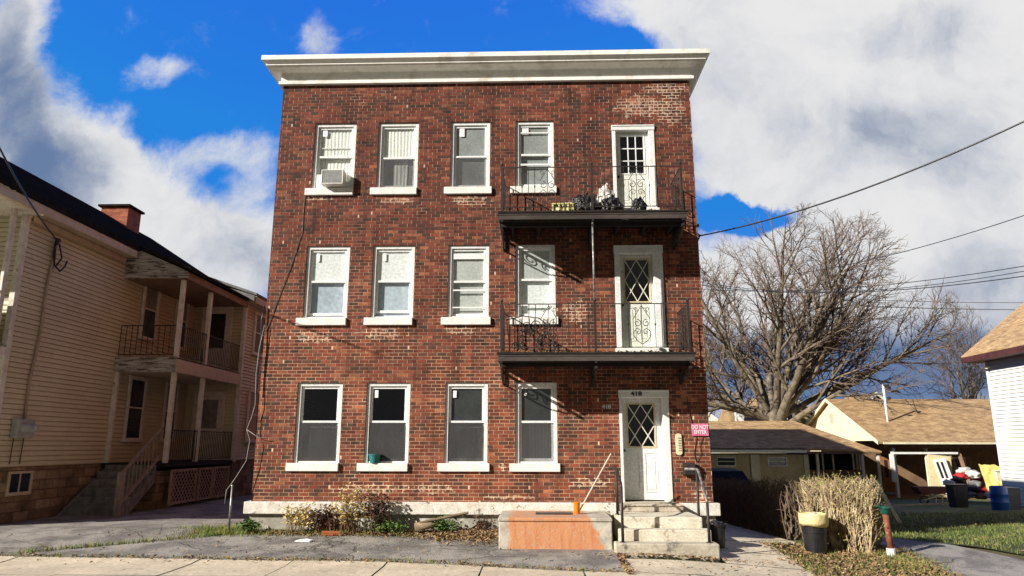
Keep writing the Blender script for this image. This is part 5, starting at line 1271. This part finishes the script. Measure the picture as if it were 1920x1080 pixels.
farhouse((21.6,62,-2),7.4,3.0,6.0,9,m_tanw,m_brr,m_fw,'distant tan gabled house with white rakes, right of the big tree trunk')
farhouse((14.6,66,-2),4.6,3.6,5.2,8,m_fw,m_brr,m_fw,'distant white gable beside the brick building',False)
o=thing('distant_house',(18.2,60,-2),'distant house with brown shingle roof left of the big tree trunk','house')
q=MB(); q.box(16.7,60,-2,20.0,66,3.4); q.build('wall',m_tanw,o)
q=MB(); q.prism([(16.5,59.6,3.3),(16.5,62.5,5.0),(16.5,66.4,3.3)],(3.9,0,0)); q.build('roof',m_brr,o)
q=MB(); q.box(16.6,59.5,3.0,17.2,60.0,4.5); q.build('chimney',m_fw,o)
farhouse((32.0,68,-2),3.4,4.9,6.3,6,m_tanw,m_brr,m_fw,'distant white roof peak above the ranch house ridge',False)
q=MB(); 
tl=thing('utility_mast',(20.05,43.5,1.7),'white service mast rising through the ranch house roof','mast')
q.tube([(19.6,40.5,2.5),(19.55,40.5,4.95)],.06,8); q.build('pipe',m_fw,tl,smooth=True)
q=MB(); q.tube([(19.55,40.5,4.9),(19.75,40.4,4.95),(19.85,40.4,4.7)],.07,7); q.lathe([(0,.1),(.1,.05),(.1,-.05),(0,-.1)],(19.75,40.4,4.2),8); q.tube([(19.85,40.3,4.55),(20.2,40.3,4.6),(20.35,40.3,4.5)],.05,6); q.build('fittings',m_iron,tl)

# ------------------------------------------------------------------ wires
def wire(a,b,sag,r,label,grp='overhead wires right of the brick building',n=24):
    a=Vector(a);b=Vector(b); q=MB()
    q.tube([a.lerp(b,i/n)-Vector((0,0,sag*4*(i/n)*(1-i/n))) for i in range(n+1)],r,5,False)
    return tag(q.build('overhead_wire',m_black,smooth=True,recalc=False),label,'wire',grp)
wire((3.50,14.6,5.96),(9.2,8.4,7.15),.42,.016,'thick wire from the right corner of the brick building rising to the right edge')
q=MB(); q.box(3.42,14.55,6.02,3.50,14.65,6.22); q.lathe([(0,.04),(.03,.03),(.035,0),(.03,-.03),(0,-.04)],(3.52,14.6,6.20),8); q.tube([(3.45,14.6,6.05),(3.56,14.6,5.98),(3.5,14.6,5.86)],.018,6)
tag(q.build('wire_bracket',m_iron),'black wire bracket with insulator on the right corner of the brick building','bracket')
wire((17.5,52,13.9),(26.5,24,13.0),1.0,.022,'second wire from the top, crossing the big bare tree')
wire((11.9,50,12.6),(25.5,28,9.75),.9,.020,'upper of the paired wires reaching the right edge at middle height')
wire((11.9,50,12.9),(25.5,28,9.25),1.1,.024,'middle wire just under the paired wires')
wire((12,50,13.1),(25.5,28,9.70),1.35,.018,'lower of the paired wires reaching the right edge at middle height')
wire((24,52,12.2),(36,38,9.3),.25,.020,'upper wire just above the small bare tree')
wire((24,52,11.7),(36,38,8.8),.2,.028,'lower thick wire crossing the small bare tree')
wire((21.8,44.6,5.13),(34.5,60,8.3),1.3,.018,'thin drop wire sagging from the service mast to the right')
wire((21.8,44.6,5.13),(21,52,12),.5,.018,'steep thin wire rising from the service mast into the tree')
wire((-8.9,10.4,6.75),(HX+.1,15.2,6.2),.12,.018,'black service wire reaching the tan house weatherhead at the left edge',None)

# the garage and ranch group stand further back on the falling lot and are a little larger
for nm,loc in (('garage',(14.92,44.2,-1.375)),('ranch_house',(24.3,46.4,-1.44))):
    o=bpy.data.objects[nm]; o.location=loc; o.scale=(1.105,)*3
for nm in ('plywood_sheet','loose_door','utility_mast'):
    o=bpy.data.objects[nm]; l=o.location; o.location=(l.x*1.105,l.y*1.105,l.z*1.105-.168); o.scale=(1.105,)*3
